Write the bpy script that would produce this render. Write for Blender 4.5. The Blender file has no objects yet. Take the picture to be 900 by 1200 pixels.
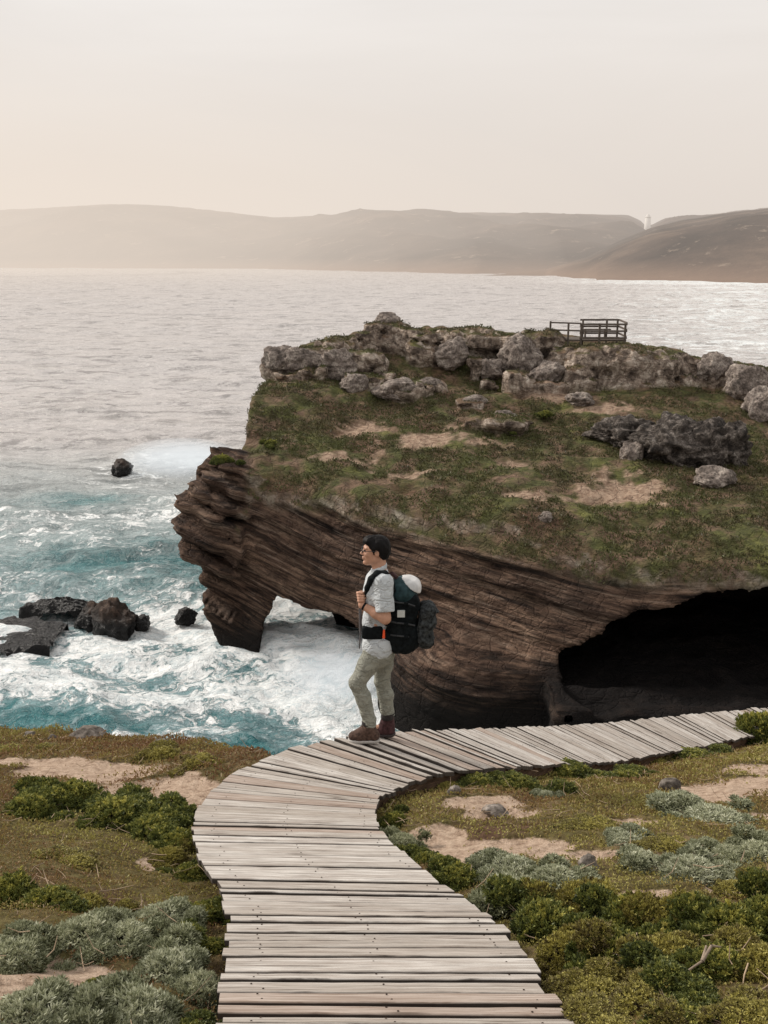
import bpy, math, random
import numpy as np
from mathutils import Vector
random.seed(7)
RNG = np.random.default_rng(11)
SC = bpy.context.scene
COL = SC.collection
R = math.radians
F = 1167.0
PITCH = math.asin(0.2490)
SP, CP = math.sin(PITCH), math.cos(PITCH)
CAMZ = 16.0

# ------------------------------------------------------------ camera / world
cam_d = bpy.data.cameras.new("camera"); cam = bpy.data.objects.new("camera", cam_d); COL.objects.link(cam)
cam.location = (0, 0, CAMZ); cam.rotation_euler = (math.pi/2 - PITCH, 0, 0)
cam_d.sensor_fit = 'VERTICAL'; cam_d.sensor_height = 36; cam_d.lens = 36*F/1200
cam_d.clip_start = 0.1; cam_d.clip_end = 12000
SC.camera = cam
SC.view_settings.view_transform = 'Standard'; SC.view_settings.look = 'None'; SC.view_settings.exposure = 0

def P(px, py, d):
    """survey point: bearing (px,py) at depth d metres in front of the viewpoint"""
    x = (px-450)/F*d; u = (600-py)/F*d
    return np.array((x, d*CP+u*SP, CAMZ-d*SP+u*CP))
def coef(py): return SP + CP*(py-600)/F
def at_drop(px, py, drop): return P(px, py, drop/coef(py))
def sea(px, py, z=0.0): return P(px, py, (CAMZ-z)/coef(py))

# ------------------------------------------------------------ noise (numpy)
def _hash(ix, iy, iz, seed):
    h = (ix.astype(np.uint32)*np.uint32(374761393) + iy.astype(np.uint32)*np.uint32(668265263)
         + iz.astype(np.uint32)*np.uint32(2147483647-1640531535 & 0xffffffff) + np.uint32(seed*974711 & 0xffffffff))
    h = (h ^ (h >> np.uint32(13)))*np.uint32(1274126177)
    h = h ^ (h >> np.uint32(16))
    h = h*np.uint32(2246822519); h ^= h >> np.uint32(15)
    return (h & np.uint32(0xffffff)).astype(np.float32)*(2.0/16777215.0)-1.0
def noise(x, y, z, seed=0):
    x = np.asarray(x, np.float32); y = np.asarray(y, np.float32); z = np.asarray(z, np.float32)
    x, y, z = np.broadcast_arrays(x, y, z)
    fx, fy, fz = np.floor(x), np.floor(y), np.floor(z)
    ix, iy, iz = fx.astype(np.int64), fy.astype(np.int64), fz.astype(np.int64)
    ix &= 0xffffffff; iy &= 0xffffffff; iz &= 0xffffffff
    tx, ty, tz = x-fx, y-fy, z-fz
    sx, sy, sz = tx*tx*(3-2*tx), ty*ty*(3-2*ty), tz*tz*(3-2*tz)
    one = 1
    def H(a, b, c): return _hash((ix+a) & 0xffffffff, (iy+b) & 0xffffffff, (iz+c) & 0xffffffff, seed)
    c00 = H(0,0,0)*(1-sx)+H(1,0,0)*sx; c10 = H(0,1,0)*(1-sx)+H(1,1,0)*sx
    c01 = H(0,0,1)*(1-sx)+H(1,0,1)*sx; c11 = H(0,1,1)*(1-sx)+H(1,1,1)*sx
    return (c00*(1-sy)+c10*sy)*(1-sz)+(c01*(1-sy)+c11*sy)*sz
def fbm(x, y, z, octv=4, seed=0, gain=.5, lac=2.03):
    a = 1.0; s = 0; t = 0
    for o in range(octv):
        s = s + a*noise(x, y, z, seed+o*17); t += a
        x = np.asarray(x)*lac+5.2; y = np.asarray(y)*lac+1.7; z = np.asarray(z)*lac+9.1; a *= gain
    return s/t
def ridge(x, y, z, octv=4, seed=0):
    a = 1.0; s = 0; t = 0
    for o in range(octv):
        s = s + a*(1-2*np.abs(noise(x, y, z, seed+o*17))); t += a
        x = np.asarray(x)*2.1+3.1; y = np.asarray(y)*2.1+7.7; z = np.asarray(z)*2.1+1.3; a *= .5
    return s/t
def sstep(a, b, x):
    t = np.clip((x-a)/(b-a), 0, 1); return t*t*(3-2*t)

class TPS:
    """thin-plate surface through scattered survey points"""
    def __init__(s, pts, vals, lam=0.0):
        s.p = np.asarray(pts, float); v = np.asarray(vals, float); n = len(v)
        K = s.k(s.p, s.p)+lam*np.eye(n); Q = np.c_[np.ones(n), s.p]
        A = np.zeros((n+3, n+3)); A[:n, :n] = K; A[:n, n:] = Q; A[n:, :n] = Q.T
        s.w = np.linalg.solve(A, np.r_[v, 0, 0, 0])
    def k(s, a, b):
        r2 = ((a[:, None, :]-b[None])**2).sum(-1)
        return np.where(r2 > 0, r2*np.log(r2+1e-12), 0)
    def __call__(s, x, y):
        x = np.asarray(x, float); sh = x.shape; q = np.c_[x.ravel(), np.asarray(y, float).ravel()]
        out = np.empty(len(q)); n = len(s.p)
        for i in range(0, len(q), 200000):
            b = q[i:i+200000]
            out[i:i+200000] = s.k(b, s.p)@s.w[:n]+s.w[n]+b@s.w[n+1:]
        return out.reshape(sh)

# ------------------------------------------------------------ mesh helpers
def mesh_np(name, V, Q, attrs=None, uv=None, smooth=True):
    """V (n,3), Q (m,4) or (m,3) -> mesh"""
    V = np.ascontiguousarray(V, np.float32); Q = np.ascontiguousarray(Q, np.int32)
    k = Q.shape[1]; me = bpy.data.meshes.new(name)
    me.vertices.add(len(V)); me.vertices.foreach_set('co', V.ravel())
    me.loops.add(Q.size); me.loops.foreach_set('vertex_index', Q.ravel())
    me.polygons.add(len(Q)); me.polygons.foreach_set('loop_start', np.arange(0, Q.size, k, dtype=np.int32))
    me.update(calc_edges=True); me.validate()
    me.polygons.foreach_set('use_smooth', np.full(len(me.polygons), smooth))
    for n, a in (attrs or {}).items():
        a = np.asarray(a, np.float32)
        if a.ndim == 1:
            at = me.attributes.new(n, 'FLOAT', 'POINT'); at.data.foreach_set('value', a)
        else:
            at = me.attributes.new(n, 'FLOAT_VECTOR', 'POINT'); at.data.foreach_set('vector', a.ravel())
    return me
def link(name, me, mat=None, parent=None, loc=None, label=None, cat=None, group=None, kind=None):
    o = bpy.data.objects.new(name, me); COL.objects.link(o)
    if mat is not None and me is not None: me.materials.clear(); me.materials.append(mat)
    if parent is not None: o.parent = parent
    if loc is not None: o.location = tuple(loc)
    tag(o, label, cat, group, kind); return o
def tag(o, label=None, cat=None, group=None, kind=None):
    if label: o['label'] = label
    if cat: o['category'] = cat
    if group: o['group'] = group
    if kind: o['kind'] = kind
    return o
def empty(name, loc, label=None, cat=None, group=None, rz=0):
    o = bpy.data.objects.new(name, None); COL.objects.link(o); o.location = tuple(loc); o.rotation_euler = (0, 0, rz)
    o.empty_display_size = .1
    return tag(o, label, cat, group)
def grid_quads(nr, nc):
    i = np.arange((nr-1)*(nc-1)); r = i//(nc-1); c = i % (nc-1); a = r*nc+c
    return np.c_[a, a+1, a+nc+1, a+nc]

def surface_nets(Fd, o, h):
    """iso-surface (0) of a density grid, inside negative"""
    nx, ny, nz = Fd.shape; ins = Fd < 0
    c = np.zeros((nx-1, ny-1, nz-1), np.int8)
    for dx in (0, 1):
        for dy in (0, 1):
            for dz in (0, 1): c += ins[dx:nx-1+dx, dy:ny-1+dy, dz:nz-1+dz]
    act = (c > 0) & (c < 8)
    ii = np.argwhere(act); idx = np.full(act.shape, -1, np.int32); idx[act] = np.arange(len(ii))
    acc = np.zeros((len(ii), 3)); cnt = np.zeros(len(ii))
    cor = [(a, b, d) for a in (0, 1) for b in (0, 1) for d in (0, 1)]
    val = {k: Fd[ii[:, 0]+k[0], ii[:, 1]+k[1], ii[:, 2]+k[2]] for k in cor}
    for a in cor:
        for ax in range(3):
            if a[ax] == 0:
                b = list(a); b[ax] = 1; b = tuple(b); va, vb = val[a], val[b]
                m = (va < 0) != (vb < 0); t = np.where(m, va/np.where(m, va-vb, 1), 0)
                p = np.array(a, float)[None].repeat(len(ii), 0); p[:, ax] = t
                acc[m] += p[m]; cnt[m] += 1
    V = (ii+acc/np.maximum(cnt, 1)[:, None])*h+np.asarray(o)
    quads = []
    for ax in range(3):
        a1, a2 = (ax+1) % 3, (ax+2) % 3
        sl0 = [slice(None)]*3; sl1 = [slice(None)]*3; sl0[ax] = slice(0, -1); sl1[ax] = slice(1, None)
        for q in (a1, a2): sl0[q] = slice(1, -1); sl1[q] = slice(1, -1)
        A = ins[tuple(sl0)]; B = ins[tuple(sl1)]
        for flip, m in ((0, A & ~B), (1, ~A & B)):
            e = np.argwhere(m)
            if not len(e): continue
            e[:, a1] += 1; e[:, a2] += 1
            def cell(d1, d2):
                q = e.copy(); q[:, a1] -= d1; q[:, a2] -= d2; return idx[q[:, 0], q[:, 1], q[:, 2]]
            qd = np.c_[cell(1, 1), cell(0, 1), cell(0, 0), cell(1, 0)]
            quads.append(qd[:, ::-1] if flip else qd)
    Q = np.concatenate(quads); Q = Q[(Q >= 0).all(1)]
    return V, Q

class SDF:
    """small solid modeller: smooth unions of rounded cones, ellipsoids and boxes on a grid"""
    def __init__(s, lo, hi, h):
        s.lo = np.array(lo, float); s.h = h; s.n = (np.ceil((np.array(hi)-s.lo)/h)).astype(int)+1
        s.F = np.full(tuple(s.n), 1.0, np.float32)
    def sub(s, lo, hi):
        a = np.clip(((np.array(lo)-s.lo)/s.h).astype(int), 0, s.n-1); b = np.clip(((np.array(hi)-s.lo)/s.h).astype(int)+2, 1, s.n)
        sl = tuple(slice(a[i], b[i]) for i in range(3))
        ax = [s.lo[i]+np.arange(a[i], b[i])*s.h for i in range(3)]
        return sl, np.meshgrid(*ax, indexing='ij', sparse=True)
    def _join(s, sl, d, k, cut):
        f = s.F[sl]
        if cut:
            d = -d; h = np.clip(.5-.5*(d-f)/k, 0, 1) if k > 0 else None
            s.F[sl] = np.maximum(f, d) if k <= 0 else (d*(1-h)+f*h)+k*h*(1-h) if False else np.maximum(f, d)
        elif k > 0:
            h = np.clip(.5+.5*(f-d)/k, 0, 1); s.F[sl] = f*(1-h)+d*h-k*h*(1-h)
        else: s.F[sl] = np.minimum(f, d)
    def cone(s, a, b, ra, rb=None, k=.02, cut=False, sc=(1, 1, 1)):
        rb = ra if rb is None else rb; a = np.array(a, float); b = np.array(b, float); sc = np.array(sc, float)
        m = (max(ra, rb)+k*2+.03)*max(sc.max(), 1)
        sl, (X, Y, Z) = s.sub(np.minimum(a, b)-m, np.maximum(a, b)+m)
        A = a/sc; D = (b-a)/sc; px, py, pz = X/sc[0]-A[0], Y/sc[1]-A[1], Z/sc[2]-A[2]
        t = np.clip((px*D[0]+py*D[1]+pz*D[2])/max(D@D, 1e-9), 0, 1)
        d = np.sqrt((px-t*D[0])**2+(py-t*D[1])**2+(pz-t*D[2])**2)-(ra+(rb-ra)*t)
        s._join(sl, d*sc.min(), k, cut); return s
    def chain(s, pts, rs, **kw):
        for i in range(len(pts)-1): s.cone(pts[i], pts[i+1], rs[i], rs[i+1], **kw)
        return s
    def ell(s, c, r, k=.02, cut=False, rot=None):
        c = np.array(c, float); r = np.array(r, float); m = r.max()+k*2+.02
        sl, (X, Y, Z) = s.sub(c-m, c+m); x, y, z = X-c[0], Y-c[1], Z-c[2]
        if rot is not None:
            ca, sa = math.cos(rot), math.sin(rot); x, z = ca*x+sa*z, -sa*x+ca*z
        q = np.sqrt((x/r[0])**2+(y/r[1])**2+(z/r[2])**2); q2 = np.sqrt((x/r[0]**2)**2+(y/r[1]**2)**2+(z/r[2]**2)**2)+1e-9
        s._join(sl, q*(q-1)/q2, k, cut); return s
    def box(s, c, r, rd=.02, k=.01, cut=False, rot=0.0):
        c = np.array(c, float); r = np.array(r, float)-rd; m = np.linalg.norm(r)+rd+k*2+.02
        sl, (X, Y, Z) = s.sub(c-m, c+m); x, y, z = X-c[0], Y-c[1], Z-c[2]
        ca, sa = math.cos(rot), math.sin(rot); x, z = ca*x+sa*z, -sa*x+ca*z
        qx, qy, qz = np.abs(x)-r[0], np.abs(y)-r[1], np.abs(z)-r[2]
        d = np.sqrt(np.maximum(qx, 0)**2+np.maximum(qy, 0)**2+np.maximum(qz, 0)**2)+np.minimum(np.maximum(np.maximum(qx, qy), qz), 0)-rd
        s._join(sl, d, k, cut); return s
    def half(s, n, p):
        """keep the side of the plane where (x-p).n < 0"""
        sl, (X, Y, Z) = s.sub(s.lo, s.lo+s.n*s.h)
        s.F = np.maximum(s.F, (X-p[0])*n[0]+(Y-p[1])*n[1]+(Z-p[2])*n[2]).astype(np.float32); return s
    def ax(s):
        return np.meshgrid(*[s.lo[i]+np.arange(s.n[i])*s.h for i in range(3)], indexing='ij', sparse=True)
    def rough(s, amp, freq, seed=0, octv=3, st=(1, 1, 1)):
        m = np.abs(s.F) < amp*2+s.h*2
        i = np.argwhere(m); p = s.lo+i*s.h
        s.F[m] += (amp*fbm(p[:, 0]*freq*st[0], p[:, 1]*freq*st[1], p[:, 2]*freq*st[2], octv, seed)).astype(np.float32); return s
    def mesh(s, name, relax=1):
        V, Q = surface_nets(s.F, s.lo, s.h)
        for _ in range(relax):
            acc = np.zeros_like(V); n = np.zeros(len(V))
            for a in range(4):
                b = (a+1) % 4
                for u, v in ((a, b), (b, a)):
                    np.add.at(acc, Q[:, u], V[Q[:, v]]); np.add.at(n, Q[:, u], 1)
            V = V*.5+.5*acc/np.maximum(n, 1)[:, None]
        return mesh_np(name, V, Q)

# ------------------------------------------------------------ material helpers
class Nt:
    def __init__(s, name, rough=.8, spec=.3):
        s.m = bpy.data.materials.new(name); s.m.use_nodes = True; s.t = s.m.node_tree; s.n = s.t.nodes
        s.b = s.n['Principled BSDF']; s.b.inputs['Roughness'].default_value = rough
        s.b.inputs['Specular IOR Level'].default_value = spec
        s.out = s.n['Material Output']
    def L(s, a, b): s.t.links.new(a, b)
    def put(s, inp, v):
        if hasattr(v, 'is_linked') or hasattr(v, 'links'): s.L(v, inp)
        elif v is not None:
            if isinstance(v, (tuple, list)) and len(v) == 3 and inp.type == 'RGBA': v = (*v, 1)
            inp.default_value = v
    def geo(s): 
        return s.n.new('ShaderNodeNewGeometry')
    def pos(s): return s.geo().outputs['Position']
    def obj(s): return s.n.new('ShaderNodeTexCoord').outputs['Object']
    def attr(s, name, out='Fac'):
        a = s.n.new('ShaderNodeAttribute'); a.attribute_name = name; return a.outputs[out]
    def map(s, v, sc=(1, 1, 1), rot=(0, 0, 0), loc=(0, 0, 0)):
        m = s.n.new('ShaderNodeMapping'); s.put(m.inputs['Vector'], v); m.inputs['Scale'].default_value = sc
        m.inputs['Rotation'].default_value = rot; m.inputs['Location'].default_value = loc; return m.outputs[0]
    def noise(s, v, scale, det=5, ro=.55, dist=0, col=False):
        n = s.n.new('ShaderNodeTexNoise'); s.put(n.inputs['Vector'], v); n.inputs['Scale'].default_value = scale
        n.inputs['Detail'].default_value = det; n.inputs['Roughness'].default_value = ro; n.inputs['Distortion'].default_value = dist
        return n.outputs['Color' if col else 'Fac']
    def vor(s, v, scale, feat='F1', out='Distance', rnd=1):
        n = s.n.new('ShaderNodeTexVoronoi'); n.feature = feat; s.put(n.inputs['Vector'], v); n.inputs['Scale'].default_value = scale
        n.inputs['Randomness'].default_value = rnd
        return n.outputs[out]
    def ramp(s, f, stops, interp='LINEAR'):
        r = s.n.new('ShaderNodeValToRGB'); s.put(r.inputs[0], f); e = r.color_ramp.elements; r.color_ramp.interpolation = interp
        while len(e) < len(stops): e.new(.5)
        for i, (p, c) in enumerate(stops):
            e[i].position = p; e[i].color = (*c, 1) if isinstance(c, (tuple, list)) else (c, c, c, 1)
        return r.outputs[0]
    def mix(s, f, a, b, mode='MIX'):
        m = s.n.new('ShaderNodeMix'); m.data_type = 'RGBA'; m.blend_type = mode; m.clamp_factor = True
        s.put(m.inputs['Factor'], f); s.put(m.inputs[6], a); s.put(m.inputs[7], b); return m.outputs[2]
    def math(s, op, a, b=None, c=None, clamp=False):
        m = s.n.new('ShaderNodeMath'); m.operation = op; m.use_clamp = clamp; s.put(m.inputs[0], a)
        if b is not None: s.put(m.inputs[1], b)
        if c is not None: s.put(m.inputs[2], c)
        return m.outputs[0]
    def vadd(s, a, b, op='ADD'):
        m = s.n.new('ShaderNodeVectorMath'); m.operation = op; s.put(m.inputs[0], a); s.put(m.inputs[1], b); return m.outputs[0]
    def vscale(s, a, f):
        m = s.n.new('ShaderNodeVectorMath'); m.operation = 'SCALE'; s.put(m.inputs[0], a); s.put(m.inputs['Scale'], f); return m.outputs[0]
    def xyz(s, v):
        m = s.n.new('ShaderNodeSeparateXYZ'); s.put(m.inputs[0], v); return m.outputs
    def comb(s, x, y, z):
        m = s.n.new('ShaderNodeCombineXYZ'); s.put(m.inputs[0], x); s.put(m.inputs[1], y); s.put(m.inputs[2], z); return m.outputs[0]
    def rng(s, v, a, b, c=0., d=1., smooth=False):
        m = s.n.new('ShaderNodeMapRange'); s.put(m.inputs[0], v)
        if smooth: m.interpolation_type = 'SMOOTHSTEP'
        for i, q in enumerate((a, b, c, d)): m.inputs[i+1].default_value = q
        return m.outputs[0]
    def bump(s, h, dist=.1, st=1., prev=None):
        b = s.n.new('ShaderNodeBump'); s.put(b.inputs['Height'], h); b.inputs['Distance'].default_value = dist; b.inputs['Strength'].default_value = st
        if prev is not None: s.L(prev, b.inputs['Normal'])
        s.L(b.outputs[0], s.b.inputs['Normal']); return b.outputs[0]
    def col(s, v): s.put(s.b.inputs['Base Color'], v); return s
def plain(name, col, rough=.7, var=.25, scale=60, spec=.3, bump=.0):
    t = Nt(name, rough, spec); p = t.obj(); n = t.noise(p, scale, 4)
    t.col(t.mix(t.rng(n, .3, .7), tuple(c*(1-var) for c in col), tuple(min(1, c*(1+var)) for c in col)))
    if bump: t.bump(n, bump)
    return t.m
# ============================================================ light and sky
SUN_EL, SUN_AZ = R(33), R(-62)      # azimuth from +Y, towards the left
w = bpy.data.worlds.new("World"); SC.world = w; w.use_nodes = True
wt = w.node_tree; wn = wt.nodes; wl = wt.links.new
bg = wn['Background']; sky = wn.new('ShaderNodeTexSky'); sky.sky_type = 'NISHITA'; sky.sun_disc = False
sky.sun_elevation = SUN_EL; sky.sun_rotation = SUN_AZ; sky.dust_density = 4; sky.air_density = 1.0
bg.inputs['Strength'].default_value = .1
# overcast layer: cloud veil over the physical sky
tc = wn.new('ShaderNodeTexCoord'); mp = wn.new('ShaderNodeMapping'); mp.inputs['Scale'].default_value = (1, 1, 4.5)
wl(tc.outputs['Generated'], mp.inputs[0])
cn = wn.new('ShaderNodeTexNoise'); cn.inputs['Scale'].default_value = 1.9; cn.inputs['Detail'].default_value = 6; cn.inputs['Roughness'].default_value = .52; cn.inputs['Distortion'].default_value = .5
wl(mp.outputs[0], cn.inputs['Vector'])
cr = wn.new('ShaderNodeValToRGB'); cr.color_ramp.elements[0].position = .3; cr.color_ramp.elements[1].position = .72
cr.color_ramp.elements[0].color = (8.6, 8.35, 8.1, 1); cr.color_ramp.elements[1].color = (10.3, 10.1, 9.85, 1)
wl(cn.outputs['Fac'], cr.inputs[0])
# warmer and brighter low in the sky
sx = wn.new('ShaderNodeSeparateXYZ'); wl(tc.outputs['Generated'], sx.inputs[0])
mr = wn.new('ShaderNodeMapRange'); wl(sx.outputs['Z'], mr.inputs[0]); mr.inputs[1].default_value = .0; mr.inputs[2].default_value = .22
mr.inputs[3].default_value = 1; mr.inputs[4].default_value = 0
mxh = wn.new('ShaderNodeMix'); mxh.data_type = 'RGBA'; wl(mr.outputs[0], mxh.inputs[0]); wl(cr.outputs[0], mxh.inputs[6])
mxh.inputs[7].default_value = (9.1, 8.65, 8.05, 1)
mx = wn.new('ShaderNodeMix'); mx.data_type = 'RGBA'; mx.inputs[0].default_value = .95
wl(sky.outputs[0], mx.inputs[6]); wl(mxh.outputs[2], mx.inputs[7]); wl(mx.outputs[2], bg.inputs['Color'])
sd = bpy.data.lights.new("sun", 'SUN'); so = bpy.data.objects.new("sun", sd); COL.objects.link(so)
sd.energy = 3.3; sd.angle = R(9); sd.color = (1, .93, .84)
dv = Vector((math.sin(SUN_AZ)*math.cos(SUN_EL), math.cos(SUN_AZ)*math.cos(SUN_EL), math.sin(SUN_EL)))
so.rotation_euler = dv.to_track_quat('Z', 'Y').to_euler(); so.location = (-20, 20, 40)

# ============================================================ headland (bedrock with arch and cave)
brow = [(290,538,43.2),(330,560,42.4),(400,572,41.4),(500,590,39.4),(600,600,37.7),(700,640,36.0),(800,655,35.0),(900,665,34.2),(1100,690,33)]
topc = brow+[(203,576,42.5),(240,543,44),(225,560,43),(262,530,44.5),(283,528,45),
 (300,490,47.5),(310,470,49),(400,500,47.5),(500,510,46.5),(600,530,44.5),(700,570,41),(800,610,38),(900,620,37),(1100,640,36),
 (800,545,43),(900,545,43.5),(330,445,51.5),(430,470,50),(550,475,50),(650,480,50),(750,482,49.5),(880,498,48.5),(1050,510,48),
 (318,418,54),(345,405,55),(400,392,56),(455,384,57),(530,382,57.5),(600,384,57),(690,400,55.5),(740,404,55.5),(780,413,55),(900,427,55),(1100,440,54),
 (500,425,54),(580,425,54.5),(430,425,54)]
tp = np.array([P(*q) for q in topc]); ex = np.array([(-7,64,10.5),(2,66,11.5),(12,66,11),(25,66,9.5),(40,62,8),(-9,55,9.5),(0,80,9),(30,80,8),(-10,70,9)], float)
tp = np.vstack([tp, ex]); T_head = TPS(tp[:, :2], tp[:, 2], .02)
face = [(203,578,42.5),(203,540,42.6),(215,650,42),(240,710,41.8),(262,765,41.3),(290,540,42.8),(330,620,41.6),(340,700,41.2),
 (400,572,41),(400,650,40.4),(400,740,40),(500,592,39),(500,700,38.2),(500,800,37.6),(600,600,37.3),(600,700,36.4),(600,800,35.7),(600,850,35.3),
 (700,640,35.7),(680,760,35),(800,655,34.8),(800,700,34.5),(900,665,34),(900,700,33.8),(1100,690,33),(1100,850,32),(1300,700,32)]
fp = np.array([P(*q) for q in face]); Y_face = TPS(fp[:, [0, 2]], fp[:, 1], .05)

HV = .115
hx = np.arange(-11, 33, HV, dtype=np.float32); hy = np.arange(29.5, 72, HV, dtype=np.float32); hz = np.arange(-1.2, 14.6, HV, dtype=np.float32)
def smax(a, b, k):
    h = np.clip(.5+.5*(a-b)/k, 0, 1); return b*(1-h)+a*h+k*h*(1-h)
Tm = T_head(*np.meshgrid(hx, hy, indexing='ij')).astype(np.float32)
Xm, Ym = np.meshgrid(hx, hy, indexing='ij')
Tm += .30*fbm(Xm*.35, Ym*.35, 0*Xm, 4, 3)+.22*fbm(Xm*1.1, Ym*1.1, 0*Xm, 4, 5)
Tm -= .62*sstep(50.5, 53.5, Ym)+.25*sstep(52, 55, Ym)*sstep(13, 18, Xm)
Tm -= .5*np.exp(-(((Xm-10.5)/4.5)**2+((Ym-57)/4)**2))
Tm -= .45*sstep(-5.2, -6.6, Xm)*sstep(46, 44, Ym)
# left skyline limits, as x of the western wall for a given y
lw = np.array([(30,-12),(38.5,-9.3),(41,-8.95),(42.6,-8.2),(43.6,-7.2),(46,-6.75),(50,-6.75),(54,-6.45),(57,-5),(60,-3),(66,4),(72,12)], float)
Xl = np.interp(hy, lw[:, 0], lw[:, 1]).astype(np.float32)
Yf = Y_face(*np.meshgrid(hx, hz, indexing='ij')).astype(np.float32)
X3 = hx[:, None, None]; Y3 = hy[None, :, None]; Z3 = hz[None, None, :]
Fh = smax(Z3-Tm[:, :, None], (Yf[:, None, :]-Y3)*.9, .35)
# the western wall leans: pillar foot narrows to the right as it goes down
lean = np.interp(hz, [-1.2, 0, 1, 3.2, 4.6, 6.3, 7.2], [2.6, 2.4, 1.9, .95, .5, 0, .25]).astype(np.float32)
lean2 = (lean[None, :]*sstep(47, 43, hy)[:, None]+np.interp(hz, [-1, 3, 8, 11], [3.5, 1.6, .25, .0])[None, :]*sstep(43, 47, hy)[:, None]).astype(np.float32)
Fh = smax(Fh, (Xl[:, None]+lean2)[None]-X3, .3)
def ellc(c, r):
    q = np.sqrt(((X3-c[0])/r[0])**2+((Y3-c[1])/r[1])**2+((Z3-c[2])/r[2])**2); return (q-1)*min(r)
# outcrops of bare rock (part of the bedrock)
outc = [ # px,py,depth, radius px horizontal, vertical
 (333,425,53.5,22,16),(372,418,54,30,18),(398,405,55,26,16),(445,392,56,26,18),(462,383,57,20,11),(425,425,53,28,20),(352,435,52.5,24,10),
 (480,395,56,26,16),(500,408,55,24,16),(545,392,56.5,40,12),(575,398,56,30,18),(610,405,55,24,22),(635,400,55,24,18),
 (440,448,51.5,24,14),(475,460,51,28,15),(505,455,51.5,16,9),(560,425,54,14,12),(570,440,53,10,8),
 (660,421,54,22,24),(700,433,53.5,40,35),(745,436,53,46,38),(680,445,52.5,24,22),(780,432,53.5,24,26),(800,445,53,20,16),
 (820,432,53.5,26,18),(850,440,53,26,22),(870,455,52,22,26),(893,470,51.5,16,30),(925,470,51,30,34),(980,470,50,40,34),
 (575,495,47.5,26,8),(555,472,49.5,14,8),(610,450,52,16,14),(640,455,52,18,10),
 (255,548,44,16,9),(275,540,44.5,18,10)]
Fr = np.full(Fh.shape, 9., np.float32)
for (px, py, d, rx, ry) in outc:
    c = P(px, py+(9 if py < 450 and d > 52 else 3), d+ .4); rx = rx/F*d; rz = ry/F*d; ry_ = max(rx*.8, rz*.9)
    a = [max(0, int((c[i]-r-1.2-o)/HV)) for i, (r, o) in enumerate(((rx, -11), (ry_, 29.5), (rz, -1.2)))]
    b = [int((c[i]+r+1.2-o)/HV)+2 for i, (r, o) in enumerate(((rx, -11), (ry_, 29.5), (rz, -1.2)))]
    x, y, z = hx[a[0]:b[0], None, None], hy[None, a[1]:b[1], None], hz[None, None, a[2]:b[2]]
    e = 3.2
    q = (np.abs((x-c[0])/rx)**e+np.abs((y-c[1])/ry_)**e+np.abs((z-c[2])/rz)**e)**(1/e)
    sl = (slice(a[0], b[0]), slice(a[1], b[1]), slice(a[2], b[2]))
    Fr[sl] = np.minimum(Fr[sl], (q-1)*min(rx, ry_, rz))
rk = np.clip((Fh-Fr)*2+.5, 0, 1)
Fh = np.minimum(Fh, Fr)
def smin(a, b, k):
    h = np.clip(.5+.5*(b-a)/k, 0, 1); return b*(1-h)+a*h-k*h*(1-h)
Fh = smin(Fh, ellc((3.0, 34.9, -.3), (3.3, 3.2, 2.9)), .9)
sl_ = np.maximum(np.maximum(5.7-X3+0*Z3, 29.8-Y3), Z3-1.75-.02*(X3-14)); sl_ = np.maximum(sl_, Y3-44); Fh = smin(Fh, (sl_+.3*fbm(X3*.7, Y3*.7, Z3*.7, 3, 68)).astype(np.float32), .15)
# thin beds jutting out at the seaward tip
for (px, py, d, ln, th_, dp) in ((203,579,42.5,3.4,.20,.42),(221,565,42.9,3.2,.22,.44),(235,549,43.4,3.0,.20,.42),(208,606,42.4,3.0,.18,.42),(214,640,42.2,2.6,.16,.42),(252,536,43.9,2.4,.22,.3),(226,690,41.9,2.2,.15,.40)):
    c = P(px, py, d); ca, sa = math.cos(dp), -math.sin(dp)
    i1 = int((c[0]+ln+.6+11)/HV)+2; z0_, z1_ = int((c[2]-ln*.6-.6+1.2)/HV), int((c[2]+.8+1.2)/HV)+2; j0, j1 = int((c[1]-2.6-29.5)/HV), int((c[1]+2.6-29.5)/HV)
    i0 = max(0, int((c[0]-.5+11)/HV)); x, y, z = hx[i0:i1, None, None]-c[0], hy[None, j0:j1, None]-c[1], hz[None, None, max(0, z0_):z1_]-c[2]
    u_ = x*ca+z*sa; v_ = -x*sa+z*ca+0*y; tt_ = th_*np.clip(u_/.9, .15, 1)
    q_ = np.maximum(np.maximum(-u_+.25*np.abs(y), u_-ln), np.maximum(np.abs(v_)-tt_, np.abs(y+.2*u_)-1.3+.3*noise(u_*1.5, y*1.5, v_, 9)))
    sl = (slice(i0, i1), slice(j0, j1), slice(max(0, z0_), z1_)); Fh[sl] = np.minimum(Fh[sl], q_)
# arch tunnel, undercut behind the pillar, sea cave
car = ellc((-3.85, 42.5, -.6), (1.75, 6.5, 3.2))
car = np.minimum(car, ellc((-3.3, 49.5, -.6), (3.4, 7.5, 3.5)))
car = np.minimum(car, ellc((-1.7, 38.9, -.8), (2.7, 2.8, 3.0)))
qc = (np.abs((X3-14.9-.15*Z3)/9.3)**2.5+np.abs((Y3-33.5)/8.0)**2.5+np.abs((Z3+.3)/5.3)**2.5)**.4
cav = np.maximum((qc-1)*5.1+.25*noise(X3*.6, Y3*.6, Z3*.9, 66), 1.2+.02*(X3-14)+.45*ridge(X3*.45, Y3*.45, 0*Z3, 3, 67)-Z3)
Fh = np.maximum(Fh, -car); Fh = np.maximum(Fh, -cav)
del Fr
band = np.abs(Fh) < 1.3
bi = np.argwhere(band); bx, by, bz = hx[bi[:, 0]], hy[bi[:, 1]], hz[bi[:, 2]]
rkb = rk[band]; tz = Tm[bi[:, 0], bi[:, 1]]
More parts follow.
